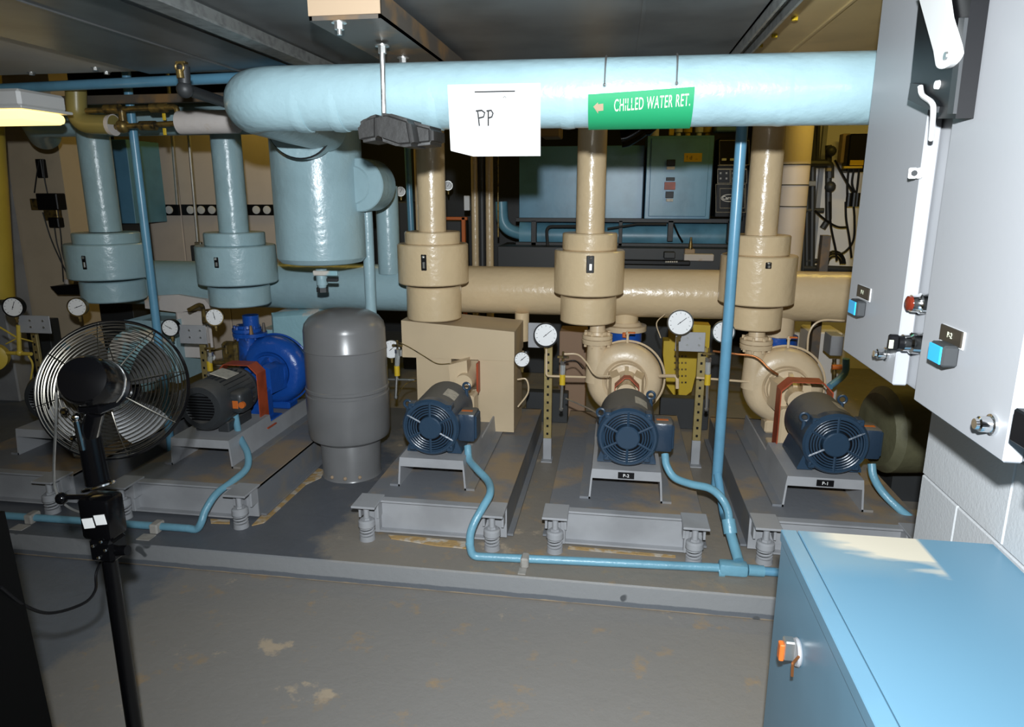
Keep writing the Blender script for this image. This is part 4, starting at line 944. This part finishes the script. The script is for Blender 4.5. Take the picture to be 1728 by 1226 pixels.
# yoke / neck
nk=MO-A*0.07-fz*0.052
top=V((POLE.x,POLE.y,ZF(0.80)))
MB().box((-0.028,-0.02,-0.012),(0.028,0.045,0.008),0.004,Matrix.Translation(nk)).build('oscillator_plate','blackgloss',fan)
MB().cyl(nk+V((0,0,-0.01)),V((POLE.x-0.005,POLE.y,ZF(0.90))),0.019,0.022,18).cyl(V((POLE.x-0.005,POLE.y,ZF(0.90))),V((POLE.x,POLE.y,ZF(0.76))),0.024,0.026,18).build('neck','blackgloss',fan)
MB().cyl((POLE.x-0.004,POLE.y-0.03,ZF(0.955)),(POLE.x-0.004,POLE.y-0.024,ZF(0.87)),0.007,seg=10).sphere((POLE.x-0.004,POLE.y-0.03,ZF(0.965)),0.010,10).sphere((POLE.x-0.04,POLE.y-0.02,ZF(0.975)),0.009,8).sphere((POLE.x-0.03,POLE.y-0.02,ZF(0.90)),0.007,8).build('tilt_bolts','chrome',fan)
MB().tube([V((POLE.x+0.033*math.cos(k*0.35),POLE.y+0.033*math.sin(k*0.35),ZF(0.75)+0.012*math.sin(k*0.35+2))) for k in range(19)],0.004,6).build('wire_clamp','chrome',fan)
MB().box((POLE.x-0.038,POLE.y-0.03,ZF(0.60)),(POLE.x+0.038,POLE.y+0.03,ZF(0.725)),0.01,None,2).build('control_box','blackgloss',fan)
for s in (0,1):
    mm=Matrix.Translation((POLE.x-0.012+s*0.032,POLE.y-0.0315,ZF(0.655)+s*0.011))@Matrix.Rotation(R(-10),4,'Y')
    lab(MB().box((-0.014,-0.001,-0.012),(0.013,0.001,0.012),0,mm).build('sticker','white',fan),'white rating sticker')
MB().cyl((POLE.x-0.03,POLE.y,ZF(0.715)),(POLE.x-0.085,POLE.y-0.01,ZF(0.715)),0.006,seg=10).sphere((POLE.x-0.09,POLE.y-0.012,ZF(0.712)),0.014,12).build('clamp_knob','blackgloss',fan)
MB().box((POLE.x-0.028,POLE.y-0.028,ZF(0.53)),(POLE.x+0.034,POLE.y+0.028,ZF(0.60)),0.008).cyl((POLE.x+0.03,POLE.y-0.01,ZF(0.56)),(POLE.x+0.06,POLE.y-0.01,ZF(0.565)),0.012,seg=12).build('height_clamp','blackgloss',fan)
for dx,dz in ((-0.01,0.585),(0.0,0.55),(0.012,0.60),(0.02,0.575)): MB().sphere((POLE.x+dx,POLE.y-0.031,ZF(dz)),0.0045,8).build('screw','chrome',fan)
MB().cyl((POLE.x,POLE.y,0.02),(POLE.x,POLE.y,ZF(0.55)),0.018,0.017,20).build('pole','blackgloss',fan)
MB().lathe([(0,0.20),(0.006,0.20),(0.018,0.17),(0.03,0.05),(0.05,0.03)],(POLE.x,POLE.y,0.0),(0,0,1),40).build('round_base','blackgloss',fan)
MB().tube(smooth([U(95,662,Y=1.27),U(94,720,Y=1.27),U(91,790,Y=1.30),U(95,830,Y=1.30),U(115,855,Y=1.30),U(145,865,Y=1.30),U(168,855,Y=1.32),U(178,835,Y=1.33)]),0.003,7).build('motor_cord','zinc',fan)
MB().tube(smooth([U(180,930,Y=1.34),U(163,965,Y=1.33),U(161,995,Y=1.30),U(140,1018,Y=1.26),U(85,1034,Y=1.18),U(40,1020,Y=1.1),U(0,990,Y=1.05)]),0.0035,7).build('power_cord','black',fan)

# dark case in bottom-left foreground
a=U(8,862,Y=1.1); b=U(76,1172,Y=1.1)
ec=thing('equipment_case','black equipment case at the bottom left edge','equipment case',(a.x-0.3,0.85,0))
f=MB().prism([(b.x+0.02,1.1,0),(a.x-0.0,1.1,a.z),(a.x-0.6,1.1,a.z),(a.x-0.6,1.1,0)],(0,-0.5,0)); f.build('case_body','blackmatt',ec)
MB().box((a.x-0.001,1.0,0.55),(a.x+0.012,1.01,0.62),0.001).build('edge_trim','dark',ec)

# ================================================================== RIGHT: WHITE ENCLOSURES
XE=0.62; ZE=1.13
def enclosure(y0,y1,label,z1=2.045):
    t=thing('control_enclosure',label,'electrical enclosure',(0.73,(y0+y1)/2,ZE),'grey white wall enclosures')
    MB().box((XE+0.033,y0-0.05,ZE),(0.839,y1-0.003,z1),0.003).build('enclosure_body','panel',t)
    MB().box((XE,y0,ZE),(XE+0.030,y1,z1),0.003).build('door','panel',t)
    return t
e1=enclosure(1.585,1.938,'grey white electrical enclosure marked P-1, farthest from the camera')
e2=enclosure(1.128,1.4725,'grey white electrical enclosure marked P-2, in the middle of the row')
e3=enclosure(0.68,1.055,'grey white electrical enclosure cut off at the right edge')
def eb(par,ctr,yw,zw,dep,m,name,bev=0.002):
    c=U(*ctr,X=XE); return MB().box((XE-dep,c.y-yw,c.z-zw),(XE+0.001,c.y+yw,c.z+zw),bev).build(name,m,par)
def nameplate(par,ctr,txt,hy,hz):
    c=U(*ctr,X=XE); MB().box((XE-0.002,c.y-hy-0.003,c.z-hz-0.003),(XE+0.001,c.y+hy,c.z+hz)).build('plate_backing','white',par)
    q=MB().box((XE-0.005,c.y-hy,c.z-hz),(XE-0.001,c.y+hy,c.z+hz),0.001).build('number_plate','darkplate',par)
    text('lettering',txt,hz*1.0,(XE-0.0055,c.y,c.z),(0,-1,0),(0,0,1),'letter',q,0.0004,0.0002)
nameplate(e1,(1459,493),'P-1',0.042,0.0148)
nameplate(e2,(1608,566),'P-2',0.042,0.0148)
def button(par,ctr,hy,hz,dep):
    c=U(*ctr,X=XE); q=MB().box((XE-dep,c.y-hy,c.z-hz),(XE+0.001,c.y+hy,c.z+hz),0.004).build('button_housing','dark',par)
    lab(MB().box((XE-dep-0.003,c.y-hy*0.85,c.z-hz*0.8),(XE-dep+0.001,c.y+hy*0.85,c.z+hz*0.85),0.001).build('button_face','brightblue',q),'bright cyan indicator face')
button(e1,(1455,519),0.028,0.020,0.023)
button(e2,(1606,597),0.028,0.020,0.028)
for par,ctr,r in ((e1,(1497,597),0.012),(e2,(1676,716),0.0135)):
    c=U(*ctr,X=XE); MB().lathe([(0,r*1.3),(0.005,r*1.3),(0.006,r),(0.022,r*0.95),(0.024,r*0.7),(0.029,r*0.65)],c,(-1,0,0),20).build('quarter_turn_lock','chrome',par)
# pilot lamp and selector on the flange of P-1
fx_=XE+0.033; yf=1.545
z_=U(1560,510,X=fx_).z; q=MB().lathe([(0,0.022),(0.016,0.022),(0.02,0.019),(0.034,0.018)],(fx_,yf,z_),(-1,0,0),28).build('pilot_lamp_ring','chrome',e1)
lab(MB().lathe([(0.03,0.0155),(0.040,0.0155),(0.043,0.010)],(fx_,yf,z_),(-1,0,0),24).build('pilot_lens','redlens',q),'red lens')
z_=U(1553,577,X=fx_).z; q=MB().lathe([(0,0.024),(0.024,0.023),(0.028,0.018),(0.04,0.018)],(fx_,yf,z_),(-1,0,0),28).build('selector_ring','chrome',e1)
MB().lathe([(0.038,0.015),(0.05,0.015)],(fx_,yf,z_),(-1,0,0),20).box((fx_-0.068,yf-0.006,z_-0.017),(fx_-0.048,yf+0.008,z_+0.017),0.003).build('selector_knob','black',q)
lab(MB().box((fx_-0.0685,yf-0.0065,z_-0.012),(fx_-0.060,yf-0.0045,z_+0.006)).build('pointer_line','letter',q),'cream pointer')
# latch tab
z_=U(1556,292,X=XE).z
MB().box((XE-0.010,1.575,z_-0.011),(XE+0.002,1.625,z_+0.011),0.003).box((XE-0.026,1.575,z_-0.011),(XE-0.010,1.581,z_+0.011),0.002).build('latch_tab','white',e1)
MB().cyl((XE-0.016,1.573,z_),(XE-0.016,1.583,z_),0.006,seg=16).build('tab_hole','dark',e1)
# disconnect operator
ds=thing('disconnect_switch','black disconnect operator with white lever between the enclosures','switch',U(1575,200,X=0.61))
XD=0.588
def dp_(px,py,X=XD): return U(px,py,X=X)
MB().prism([dp_(*p) for p in ((1534,168),(1552,-12),(1640,-12),(1612,200),(1582,200),(1578,182))],(0.030,0,0)).build('operator_body','black',ds)
MB().prism([dp_(*p,X=XD-0.006) for p in ((1618,30),(1628,30),(1608,192),(1598,192))],(0.006,0,0)).build('edge_rib','dark',ds)
MB().prism([dp_(*p,X=XD-0.006) for p in ((1536,140),(1552,142),(1557,165),(1580,180),(1578,190),(1532,168))],(0.006,0,0)).build('lower_guide','dark',ds)
c=dp_(1597,94,X=XD-0.016); lp=[dp_(1548,-12,X=XD-0.016),dp_(1594,-12,X=XD-0.016),dp_(1600,30,X=XD-0.016),dp_(1614,76,X=XD-0.016)]
r_y=abs(dp_(1616,94,X=XD-0.016).y-c.y); r_z=abs(dp_(1597,114,X=XD-0.016).z-c.z)
for a in range(10,171,16): lp.append(V((XD-0.016,c.y-r_y*math.cos(R(a)),c.z-r_z*math.sin(R(a)))))
lp.append(dp_(1575,86,X=XD-0.016))
lv=MB(); lv.prism(lp,(0.010,0,0)); lv.build('lever','white',ds)
MB().lathe([(0,0.0075),(0.003,0.0065)],dp_(1597,94,X=XD-0.016),(-1,0,0),16).build('lever_boss','zinc',ds)
MB().lathe([(0,0.0085),(0.006,0.0075)],dp_(1584,143),(-1,0,0),16).build('pivot_pin','white',ds)
MB().tube(smooth([dp_(1553,146,X=XD-0.01),dp_(1556,160,X=XD-0.01),dp_(1572,173,X=XD-0.01),dp_(1575,190,X=XD-0.01),dp_(1571,235,X=XD+0.015)]),0.005,8).build('interlock_arm','white',ds)
MB().box((XE-0.022,1.03,U(1722,740,X=XE).z),(XE+0.02,1.085,U(1722,680,X=XE).z),0.003).build('door_handle','black',e3)

# ================================================================== BLUE CABINET
cb=thing('floor_cabinet','light blue metal cabinet in the bottom right foreground','cabinet',(0.395,1.508,0.0))
MB().box((0.395,0.28,0.0),(0.837,1.505,0.772),0.003).build('cabinet_body','cabtop',cb)
MB().box((0.3925,0.28,0.772),(0.427,1.508,0.80),0.002).build('side_lid','cabtop',cb)
MB().box((0.429,0.28,0.772),(0.8385,1.508,0.80),0.002).build('top_lid','cabdust',cb)
c=U(1348,1100,X=0.395)
MB().lathe([(0,0.027),(0.003,0.029),(0.008,0.027)],c+V((0,0,0.0)),(-1,0,0),28).build('handle_rose','greylt',cb)
q=MB().box((0.366,c.y-0.003,c.z-0.022),(0.388,c.y+0.022,c.z+0.022),0.003).build('handle_block','zinc',cb)
lab(MB().box((0.357,c.y-0.003,c.z-0.024),(0.367,c.y+0.016,c.z+0.014),0.002).build('lock_insert','orange',q),'orange red lock insert')
MB().tube(fillet([(0.392,c.y-0.02,c.z+0.008),(0.372,c.y-0.045,c.z+0.006),(0.372,c.y-0.05,c.z-0.02)],0.005),0.003,6).build('hasp_pin','copper',cb)

# khaki-jacketed vessel behind the right motor
f=MB(); f.lathe([(0,0.05),(0.01,0.16),(0.04,0.19),(0.75,0.19),(0.79,0.1)],U(1500,720,Y=3.15)+V((-0.10,-0.1,0.02)),(1,0.15,0),32)
kv=thing('covered_pump','khaki canvas jacketed vessel lying in shadow behind the right motor','vessel',U(1540,800,Y=3.3))
f.build('canvas_jacket','jacket',kv)
MB().box(U(1500,850,Y=3.3),U(1600,800,Y=3.3)+V((0,0.2,0))).build('cradle','dark',kv)

# ================================================================== BACKGROUND: CHILLER
ch=thing('chiller_unit','large blue chiller with control cabinet far behind the middle risers','chiller',(0.1,6.4,0.6))
YC=6.0
def bxp(x0,y0,x1,y1,Y,d,bev=0.004): 
    a=U(x0,y1,Y=Y); b=U(x1,y0,Y=Y); return (a.x,Y,a.z),(b.x,Y+d,b.z)
def addb(par,name,m,x0,y0,x1,y1,Y,d,bev=0.004):
    a,b=bxp(x0,y0,x1,y1,Y,d); return MB().box(a,b,bev).build(name,m,par)
addb(ch,'starter_cabinet','chill',876,245,1088,369,YC+0.02,0.5)
cc=addb(ch,'control_cabinet','chill',1087,228,1206,369,YC-0.05,0.5)
addb(cc,'cabinet_door','chill',1094,232,1199,365,YC-0.062,0.012)
q=addb(cc,'warning_label','yellow',1154,258,1185,273,YC-0.066,0.004,0.0); lab(q,'yellow warning label')
text('lettering','! d  ..',0.045,U(1168,266,Y=YC-0.0665),(1,0,0),(0,0,1),'black',q,0.0005)
for (x0,y0,x1,y1,m,l) in ((1125,269,1140,280,'black','switch_block'),(1125,281,1139,286,'label','switch_caption'),(1124,299,1139,305,'black','switch_block'),(1121,307,1140,320,'red','emergency_switch'),(1123,323,1137,334,'black','switch_block'),(1124,335,1136,340,'label','switch_caption')):
    addb(cc,l,m,x0,y0,x1,y1,YC-0.085,0.024,0.002)
bpn=thing('instrument_board','black instrument panel with white outlines right of the blue control cabinet','control panel',U(1234,365,Y=YC-0.08))
addb(bpn,'panel_face','black',1206,232,1264,366,YC-0.08,0.3)
def outline(x0,y0,x1,y1,par):
    f=MB(); P=[U(x,y,Y=YC-0.083) for x,y in ((x0,y0),(x1,y0),(x1,y1),(x0,y1))]; f.tube(P,0.0028,4,closed=True); f.build('printed_frame','label',par)
for r_ in ((1214,237,1264,278),(1211,279,1260,285),(1211,286,1232,309),(1234,286,1260,309),(1208,311,1258,358),(1215,318,1256,351)): outline(*r_,bpn)
for px,py,w,h in ((1222,269,8,4),(1236,269,8,4),(1250,269,6,4)): addb(bpn,'indicator','letter',px-w/2,py-h/2,px+w/2,py+h/2,YC-0.09,0.012,0.001)
for px in (1216,1226,1237,1247):
    for py in (292,301): addb(bpn,'push_button','greylt',px-1.6,py-1.6,px+1.6,py+1.6,YC-0.09,0.012,0.001)
q=U(1231,334,Y=YC-0.084); f=MB(); f.tube([q+V((0.065*math.cos(k*0.26),0,0.028*math.sin(k*0.26))) for k in range(24)],0.0035,5,closed=True); f.build('oval_emblem','white',bpn)
text('lettering','Carrier',0.038,q,(1,0,0),(0,0,1),'white',bpn,0.0006,0.0008)
# shell and frame
f=MB(); a=U(905,396,Y=6.3); b=U(1232,396,Y=6.3); f.cyl(a,(b.x,a.y,a.z),0.12,seg=32); f.build('evaporator_shell','chillpipe',ch)
a=U(880,394,Y=6.25); f=MB().cyl(a,a+V((0.12,0,0)),0.16,seg=32); f.build('shell_end','chillpipe',ch)
for x0,y0,x1,y1 in ((870,369,1240,374),(870,412,1240,419),(896,372,905,415),(1043,372,1051,415),(1126,372,1137,407),(1226,372,1234,410)):
    addb(ch,'frame_bar','dark',x0,y0,x1,y1,YC,0.06,0.003)
f=MB().tube(fillet([U(924,414,Y=5.97),U(922,382,Y=5.97),U(972,382,Y=5.97)],0.05),0.014,8).tube(fillet([U(1025,386,Y=5.97),U(1075,378,Y=5.97),U(1125,378,Y=5.97)],0.03),0.01,8); f.build('small_piping','dark',ch)
f=MB().tube(smooth([U(1137,378,Y=5.95),U(1145,396,Y=5.95),U(1152,408,Y=5.95)]),0.008,6).build('loose_cable','black',ch)
f=MB().tube(fillet([U(846,340,Y=6.2),U(848,385,Y=6.2),U(895,399,Y=6.2)],0.3,12),0.055,18); f.build('blue_elbow_pipe','chillpipe',ch)
a,b=bxp(840,420,1240,446,YC-0.2,0.5); MB().box((a[0],a[1],0.0),b,0.004).build('skid_beam','dark',ch); SKZ=b[2]
# objects on chiller skid
for (x0,y0,x1,y1,m,nm,lb,ct,Y) in ((1155,420,1173,428,'box','sanding_block','small tan block on the chiller skid','block',5.75),(1154,429,1205,440,'wrap','paper_bag','pale crumpled paper packet lying on the chiller skid','packet',5.7),(1120,425,1140,436,'dark','rag','grey rag lump on the chiller skid','rag',5.7),(1050,440,1165,446,'black','pipe_tool','long black tool lying on the chiller skid','tool',5.65)):
    a,b=bxp(x0,y0,x1,y1,Y,0.08); tag(MB().box(a,b,0.006).build(nm,m),lb,ct)
a=U(1165,421,Y=5.77); tag(MB().cyl(a,a+V((0,0,0.10)),0.02,0.008,12).build('bottle','brass'),'small dark bottle standing on the tan block','bottle')
f=MB()
for k in range(6): q=U(1124+k*3.6,441.5,Y=5.64); f.box(q-V((0.006,0.002,0.006)),q+V((0.006,0.002,0.006)))
o_=f.build('tool_marks','label'); tag(o_,'row of pale marks on the long black tool','marking')
# top of chiller: filters
t=thing('valve_bank','row of white and yellow round filter caps above the control cabinet','filter',U(1150,228,Y=6.1))
for px,m in ((1145,'white'),(1161,'yellow'),(1180,'white'),(1195,'yellow')):
    q=U(px,216,Y=6.1); MB().cyl(q-V((0,0,0.035)),q+V((0,0,0.05)),0.035,seg=18).cyl(q-V((0,0,0.075)),q-V((0,0,0.035)),0.022,seg=12).build('filter_cap',m,t)
q=U(1105,220,Y=6.0); tag(MB().cyl(q-V((0,0,0.05)),q+V((0,0,0.25)),0.035,seg=16).build('pvc_stub','wrap'),'short pale vertical pipe above the control cabinet','pipe')
q=U(1133,222,Y=6.0); tag(MB().box(q-V((0.02,0.01,0.03)),q+V((0.02,0.01,0.03)),0.003).build('tag_plate','yellow'),'tiny yellow tag left of the filter caps','tag')
a,b=bxp(1208,205,1245,222,5.9,0.2); tag(MB().box(a,b,0.01).build('blue_junction_box','cabtop'),'light blue box above the black instrument panel','box')
a,b=bxp(912,205,945,231,5.6,0.3); tag(MB().box(a,b,0.01).build('tan_beam_stub','box'),'tan block under the blue pipe right of the paper','block')
tag(MB().tube(smooth([U(1048,235,Y=5.2),U(1060,232,Y=5.2),U(1085,215,Y=5.2),U(1100,190,Y=5.2),U(1105,190,Y=5.2)+V((0,0,0.85))]),0.06,14).build('black_hose','blackgloss'),'glossy black hose right of the middle riser top','hose')
# vertical pipes left of chiller
for px,w,m,lb,y1 in ((800,6,'tan','slim tan pipe left of the black pipe, behind the paper',448),(812,5.5,'dark','black pipe between the two slim tan pipes behind the paper',448),(825,6.5,'tan','slim tan pipe right of the black pipe, behind the paper',448),(701,4,'tan','slim tan pipe just left of the first tan riser, far behind',395),(840,1.5,'brass','thin brass rod beside the chiller elbow pipe',400)):
    a=U(px,220,Y=5.4); b=U(px,y1,Y=5.4); tag(MB().cyl((a.x,5.4,2.95),(a.x,5.4,0.0 if px!=840 else b.z),w/FPX*5.5,seg=18).build('vertical_pipe',m),lb,'pipe')
# orange frame and gauges behind first tan riser
f=MB().box(*bxp(745,366,788,371,5.6,0.04),0.003).box((U(779,400,Y=5.6).x,5.6,0),(U(785,400,Y=5.6).x,5.64,U(780,366,Y=5.6).z),0.003).box((U(745,400,Y=5.6).x,5.6,0),(U(750,400,Y=5.6).x,5.64,U(750,366,Y=5.6).z),0.003); tag(f.build('orange_frame','orange'),'orange angle frame far behind the left tan riser','frame')
for px,py in ((676,323),(756,313)):
    gauge(px,py,8,5.5,'tiny white gauge far behind, %s the left tan riser'%('left of' if px<700 else 'right of'),'zinc',needle=60)
a,b=bxp(783,330,792,355,5.5,0.03); tag(MB().box(a,b,0.003).build('white_tube_label','white'),'white vertical label strip far behind the paper','label')
tag(MB().box((U(672,400,Y=5.75).x,5.75,0),(U(700,400,Y=5.75).x,6.05,U(680,340,Y=5.75).z),0.01).build('dark_machine','dark'),'dark machine body in shadow behind the drum','machine')
tag(MB().box((U(745,400,Y=5.8).x,5.8,0),(U(779,400,Y=5.8).x,6.1,U(760,372,Y=5.8).z),0.01).build('dark_machine','dark'),'dark machine body inside the orange frame','machine')

# ================================================================== BACKGROUND LEFT: SWITCHGEAR
YS=5.6
sg=thing('switchgear_cabinet','taupe switchgear cabinets with black vent strips behind the blue risers','electrical cabinet',(-3.6,5.7,0))
xs=[U(px,345,Y=YS).x for px in (205,304,372,470)]
for i in range(3):
    MB().box((xs[i]+0.003,YS,0.0),(xs[i+1]-0.003,YS+0.6,2.25),0.006).build('cabinet_section','taupe',sg)
for x0,x1,ds_ in ((219,301,(234,252,269,286)),(307,366,(322,340,358)),(412,461,(433,451))):
    st=addb(sg,'vent_strip','black',x0,345,x1,363,YS-0.02,0.02,0.002)
    for px in ds_: q=U(px,354,Y=YS-0.02); MB().lathe([(0,0.034),(0.01,0.034),(0.012,0.02)],q,(0,-1,0),18).build('round_vent','white',st)
tag(MB().cyl((U(298,240,Y=5.5).x,5.5,2.95),U(300,345,Y=5.5),0.015,seg=8).build('hanging_rod','zinc'),'pale rod hanging in front of the switchgear, left one','rod')
rd=thing('hanging_level_rod','grey rod with a dark weight hanging beside the second blue riser','rod',U(330,440,Y=4.6))
MB().tube([U(319,235,Y=4.6)+V((0,0,1.1)),U(319,235,Y=4.6),U(334,410,Y=4.6)],0.011,8).build('rod','zinc',rd)
addb(rd,'weight','dark',324,414,343,450,4.58,0.04,0.006)
addb(rd,'coupling','zinc',330,408,338,432,4.56,0.03,0.004)
# dark doorway between pier and first riser
dc=thing('dark_cabinet','near black cabinet between the tan pier and first blue riser','cabinet',U(125,500,Y=5.1))
addb(dc,'cabinet_body','chill',92,235,212,376,5.1,0.4); 
MB().box((U(100,450,Y=5.15).x,5.15,0),(U(215,450,Y=5.15).x,5.5,U(100,377,Y=5.15).z),0.004).build('lower_body','dark',dc)
# pier details: black device with cables
pd=thing('thermostat_box','black wall device with dangling wires on the tan pier','wall device',U(78,345,Y=4.58))
addb(pd,'case','black',63,326,94,354,4.50,0.09,0.006); addb(pd,'side_case','brass',52,335,66,354,4.52,0.07,0.004)
addb(pd,'lower_socket','brass',75,352,95,372,4.55,0.05,0.004); addb(pd,'plug','black',82,367,97,384,4.52,0.06,0.006)
f=MB()
for P in ([(66,270),(62,295),(58,325)],[(72,268),(75,300),(80,326)],[(72,358),(85,400),(100,435),(115,465)],[(92,384),(96,410),(104,440),(107,475)],[(97,350),(103,400),(106,430),(120,468)]):
    f.tube(smooth([U(x,y,Y=4.54) for x,y in P]),0.005,5)
f.build('wires','black',pd)
addb(pd,'black_bracket','black',63,268,68,300,4.54,0.05)
sh=thing('wall_shelf','black wall shelf with a small white cup at the pier foot','shelf',U(110,490,Y=4.3))
MB().prism([U(84,483,Y=4.3),U(150,478,Y=4.3),U(150,497,Y=4.3),U(97,497,Y=4.3)],(0,0.28,0)).build('shelf_board','black',sh)
tag(MB().cyl(U(116,478,Y=4.4),U(116,470,Y=4.4),0.03,seg=14).build('white_cup','wrap'),'small pale cup standing on the black shelf','cup')
tag(MB().box(*bxp(60,540,80,660,4.2,0.1),0.004).build('dark_column','dark'),'dark upright at the far left behind the fan','column')
conduit([U(85,565,Y=4.4),U(120,590,Y=4.2),U(160,640,Y=4.0)],0.02,'blue sloping pipe low on the pier left of the fan')
tag(MB().box((-5.6,4.35,0.0),(-4.45,4.59,2.0),0.01).build('grey_cabinet','greylt'),'grey cabinet side left of the tan pier','cabinet')

# ================================================================== BACKGROUND RIGHT
rt=thing('wall_piping','black plastic pipework with red valve on the pale rear wall','pipe',U(1370,450,Y=6.2))
YW=6.2
f=MB()
for P,r_ in (([(1362,205),(1362,450)],0.02),([(1373,205),(1370,450)],0.024),([(1382,205),(1378,280)],0.015),([(1360,276),(1400,276),(1400,300)],0.035),([(1398,245),(1398,370),(1388,385)],0.026),([(1355,460),(1356,355),(1390,355)],0.022),([(1350,362),(1350,460)],0.03),([(1360,440),(1392,440)],0.02),([(1355,452),(1440,455)],0.03)):
    Q=[U(x,y,Y=YW) for x,y in P]; f.tube(fillet(Q,0.04) if len(Q)>2 else Q,r_,10)
f.sphere(U(1401,315,Y=YW-0.05),0.045,12).sphere(U(1402,255,Y=YW-0.03),0.045,12)
f.build('black_pipes','dark',rt)
addb(rt,'grey_duct','greylt',1372,205,1392,460,YW+0.15,0.05)
lab(addb(rt,'valve_handle','orange',1352,378,1359,398,YW-0.06,0.05,0.006),'red valve handle')
addb(rt,'chrome_clamp','zinc',1361,305,1378,314,YW-0.05,0.08,0.004)
addb(rt,'brass_fitting','strut',1395,283,1404,289,YW-0.05,0.06,0.004)
dv=thing('cable_box','black and yellow electrical device with dangling black cables','electrical device',U(1440,290,Y=6.1))
addb(dv,'housing','black',1428,225,1470,290,6.1,0.15,0.01); lab(addb(dv,'yellow_label','yellow',1434,270,1458,279,6.09,0.02,0.002),'yellow label'); addb(dv,'yellow_base','yellow',1424,280,1456,284,6.08,0.05,0.002)
addb(dv,'mounting_board','box',1418,225,1436,275,6.2,0.1,0.004)
f=MB()
for P in ([(1432,285),(1430,310),(1430,330)],[(1441,285),(1438,310),(1445,330)],[(1450,285),(1446,320),(1441,335)],[(1409,270),(1425,300),(1440,325)],[(1427,340),(1428,370),(1433,400),(1437,435)],[(1440,340),(1442,370),(1440,405),(1425,425),(1408,428),(1382,425)],[(1375,355),(1392,370),(1412,382),(1430,383)],[(1362,315),(1350,355),(1335,380),(1318,390)],[(1400,340),(1402,380),(1410,420),(1412,440)]):
    f.tube(smooth([U(x,y,Y=6.05) for x,y in P]),0.009,6)
for r_ in (11,15,18): f.tube([U(1408+r_*math.cos(R(180+a)),445+r_*1.2*math.sin(R(180+a)),Y=6.05) for a in range(0,181,20)],0.009,6)
f.build('cables','black',dv)
f=MB()
for px in (1432,1441,1446): q=U(px,338,Y=6.05); f.cyl(q-V((0,0,0.05)),q+V((0,0,0.06)),0.022,seg=10)
f.build('plugs','black',dv)
bs=thing('rear_jacketed_pipe','brown jacketed vertical pipe behind the right riser','pipe',U(1335,400,Y=5.4))
q=U(1336,340,Y=5.4); MB().cyl((q.x,5.4,0.0),(q.x,5.4,2.95),0.105,seg=30).build('pipe_jacket','taupe',bs)
for py in (278,312,348): z=U(1336,py,Y=5.4).z; MB().torus((q.x,5.4,z),(0,0,1),0.106,0.004,30,5).build('jacket_seam','dark',bs)
tag(MB().box((U(1365,600,Y=5.0).x,5.0,0),(U(1420,600,Y=5.0).x,5.3,U(1365,560,Y=5.0).z),0.01).build('white_panel_box','wallw'),'pale panel low behind the right pump','box')
tag(MB().box(*bxp(1400,567,1425,600,4.4,0.15),0.004).build('grey_terminal_box','greylt'),'grey terminal box behind the P-1 enclosure corner','box')
t=thing('red_valve_fitting','small brass fitting with red handle left of the grey enclosure','valve',U(1415,620,Y=4.3))
MB().cyl(U(1408,640,Y=4.3),U(1408,605,Y=4.3),0.012,seg=10).cyl(U(1404,618,Y=4.3),U(1420,618,Y=4.3),0.010,seg=8).build('fitting','brass',t)
lab(MB().cyl(U(1404,619,Y=4.28),U(1420,619,Y=4.28),0.016,seg=10).build('red_handle','orange',t),'red handle')
conduit([U(1428,605,Y=4.2),U(1425,630,Y=4.2),U(1400,652,Y=4.1)],0.02,'blue bent hose behind the right pump','conduit',sm=True)
tag(MB().box((1.22,4.4,0.0),(1.27,4.46,1.3),0.002).build('dark_post','rust'),'dark post behind the right motor','post')

# dried grout streaks along the base edges
def grout(pts,label,h=0.004):
    P=[U(x,y,Z=0.1) for x,y in pts]; lo=MB(); lo.prism([V((p.x,p.y,0.1)) for p in P],(0,0,h)); tag(lo.build('grout_streak','grout'),label,'grout')
M['grout']=mat('dried_grout',(0.50,0.44,0.36),0.8,bump=0.5,bscale=40,col2=(0.42,0.27,0.11),mix=(0.42,0.52),vscale=16)
grout([(425,887),(446,882),(466,864),(490,842),(516,818),(542,806),(548,794),(536,790),(522,793),(496,815),(472,838),(450,861)],'cream and rust grout streak on the pad beside the base near the grey tank')
grout([(655,903),(700,906),(740,910),(790,915),(797,927),(770,924),(735,921),(700,915),(660,909)],'cream grout streak under the front of the left tan pump base')
grout([(905,720),(912,722),(905,760),(895,800),(880,835),(872,850),(868,845),(880,800),(893,760)],'pale grout streak on the pad between the left and middle bases')
grout([(355,876),(388,878),(388,884),(356,883)],'short pale grout patch by the spring at the left conduit bend')
grout([(960,921),(1050,929),(1140,937),(1140,941),(1050,934),(958,926)],'thin rusty grout line under the front of the middle base',0.002)
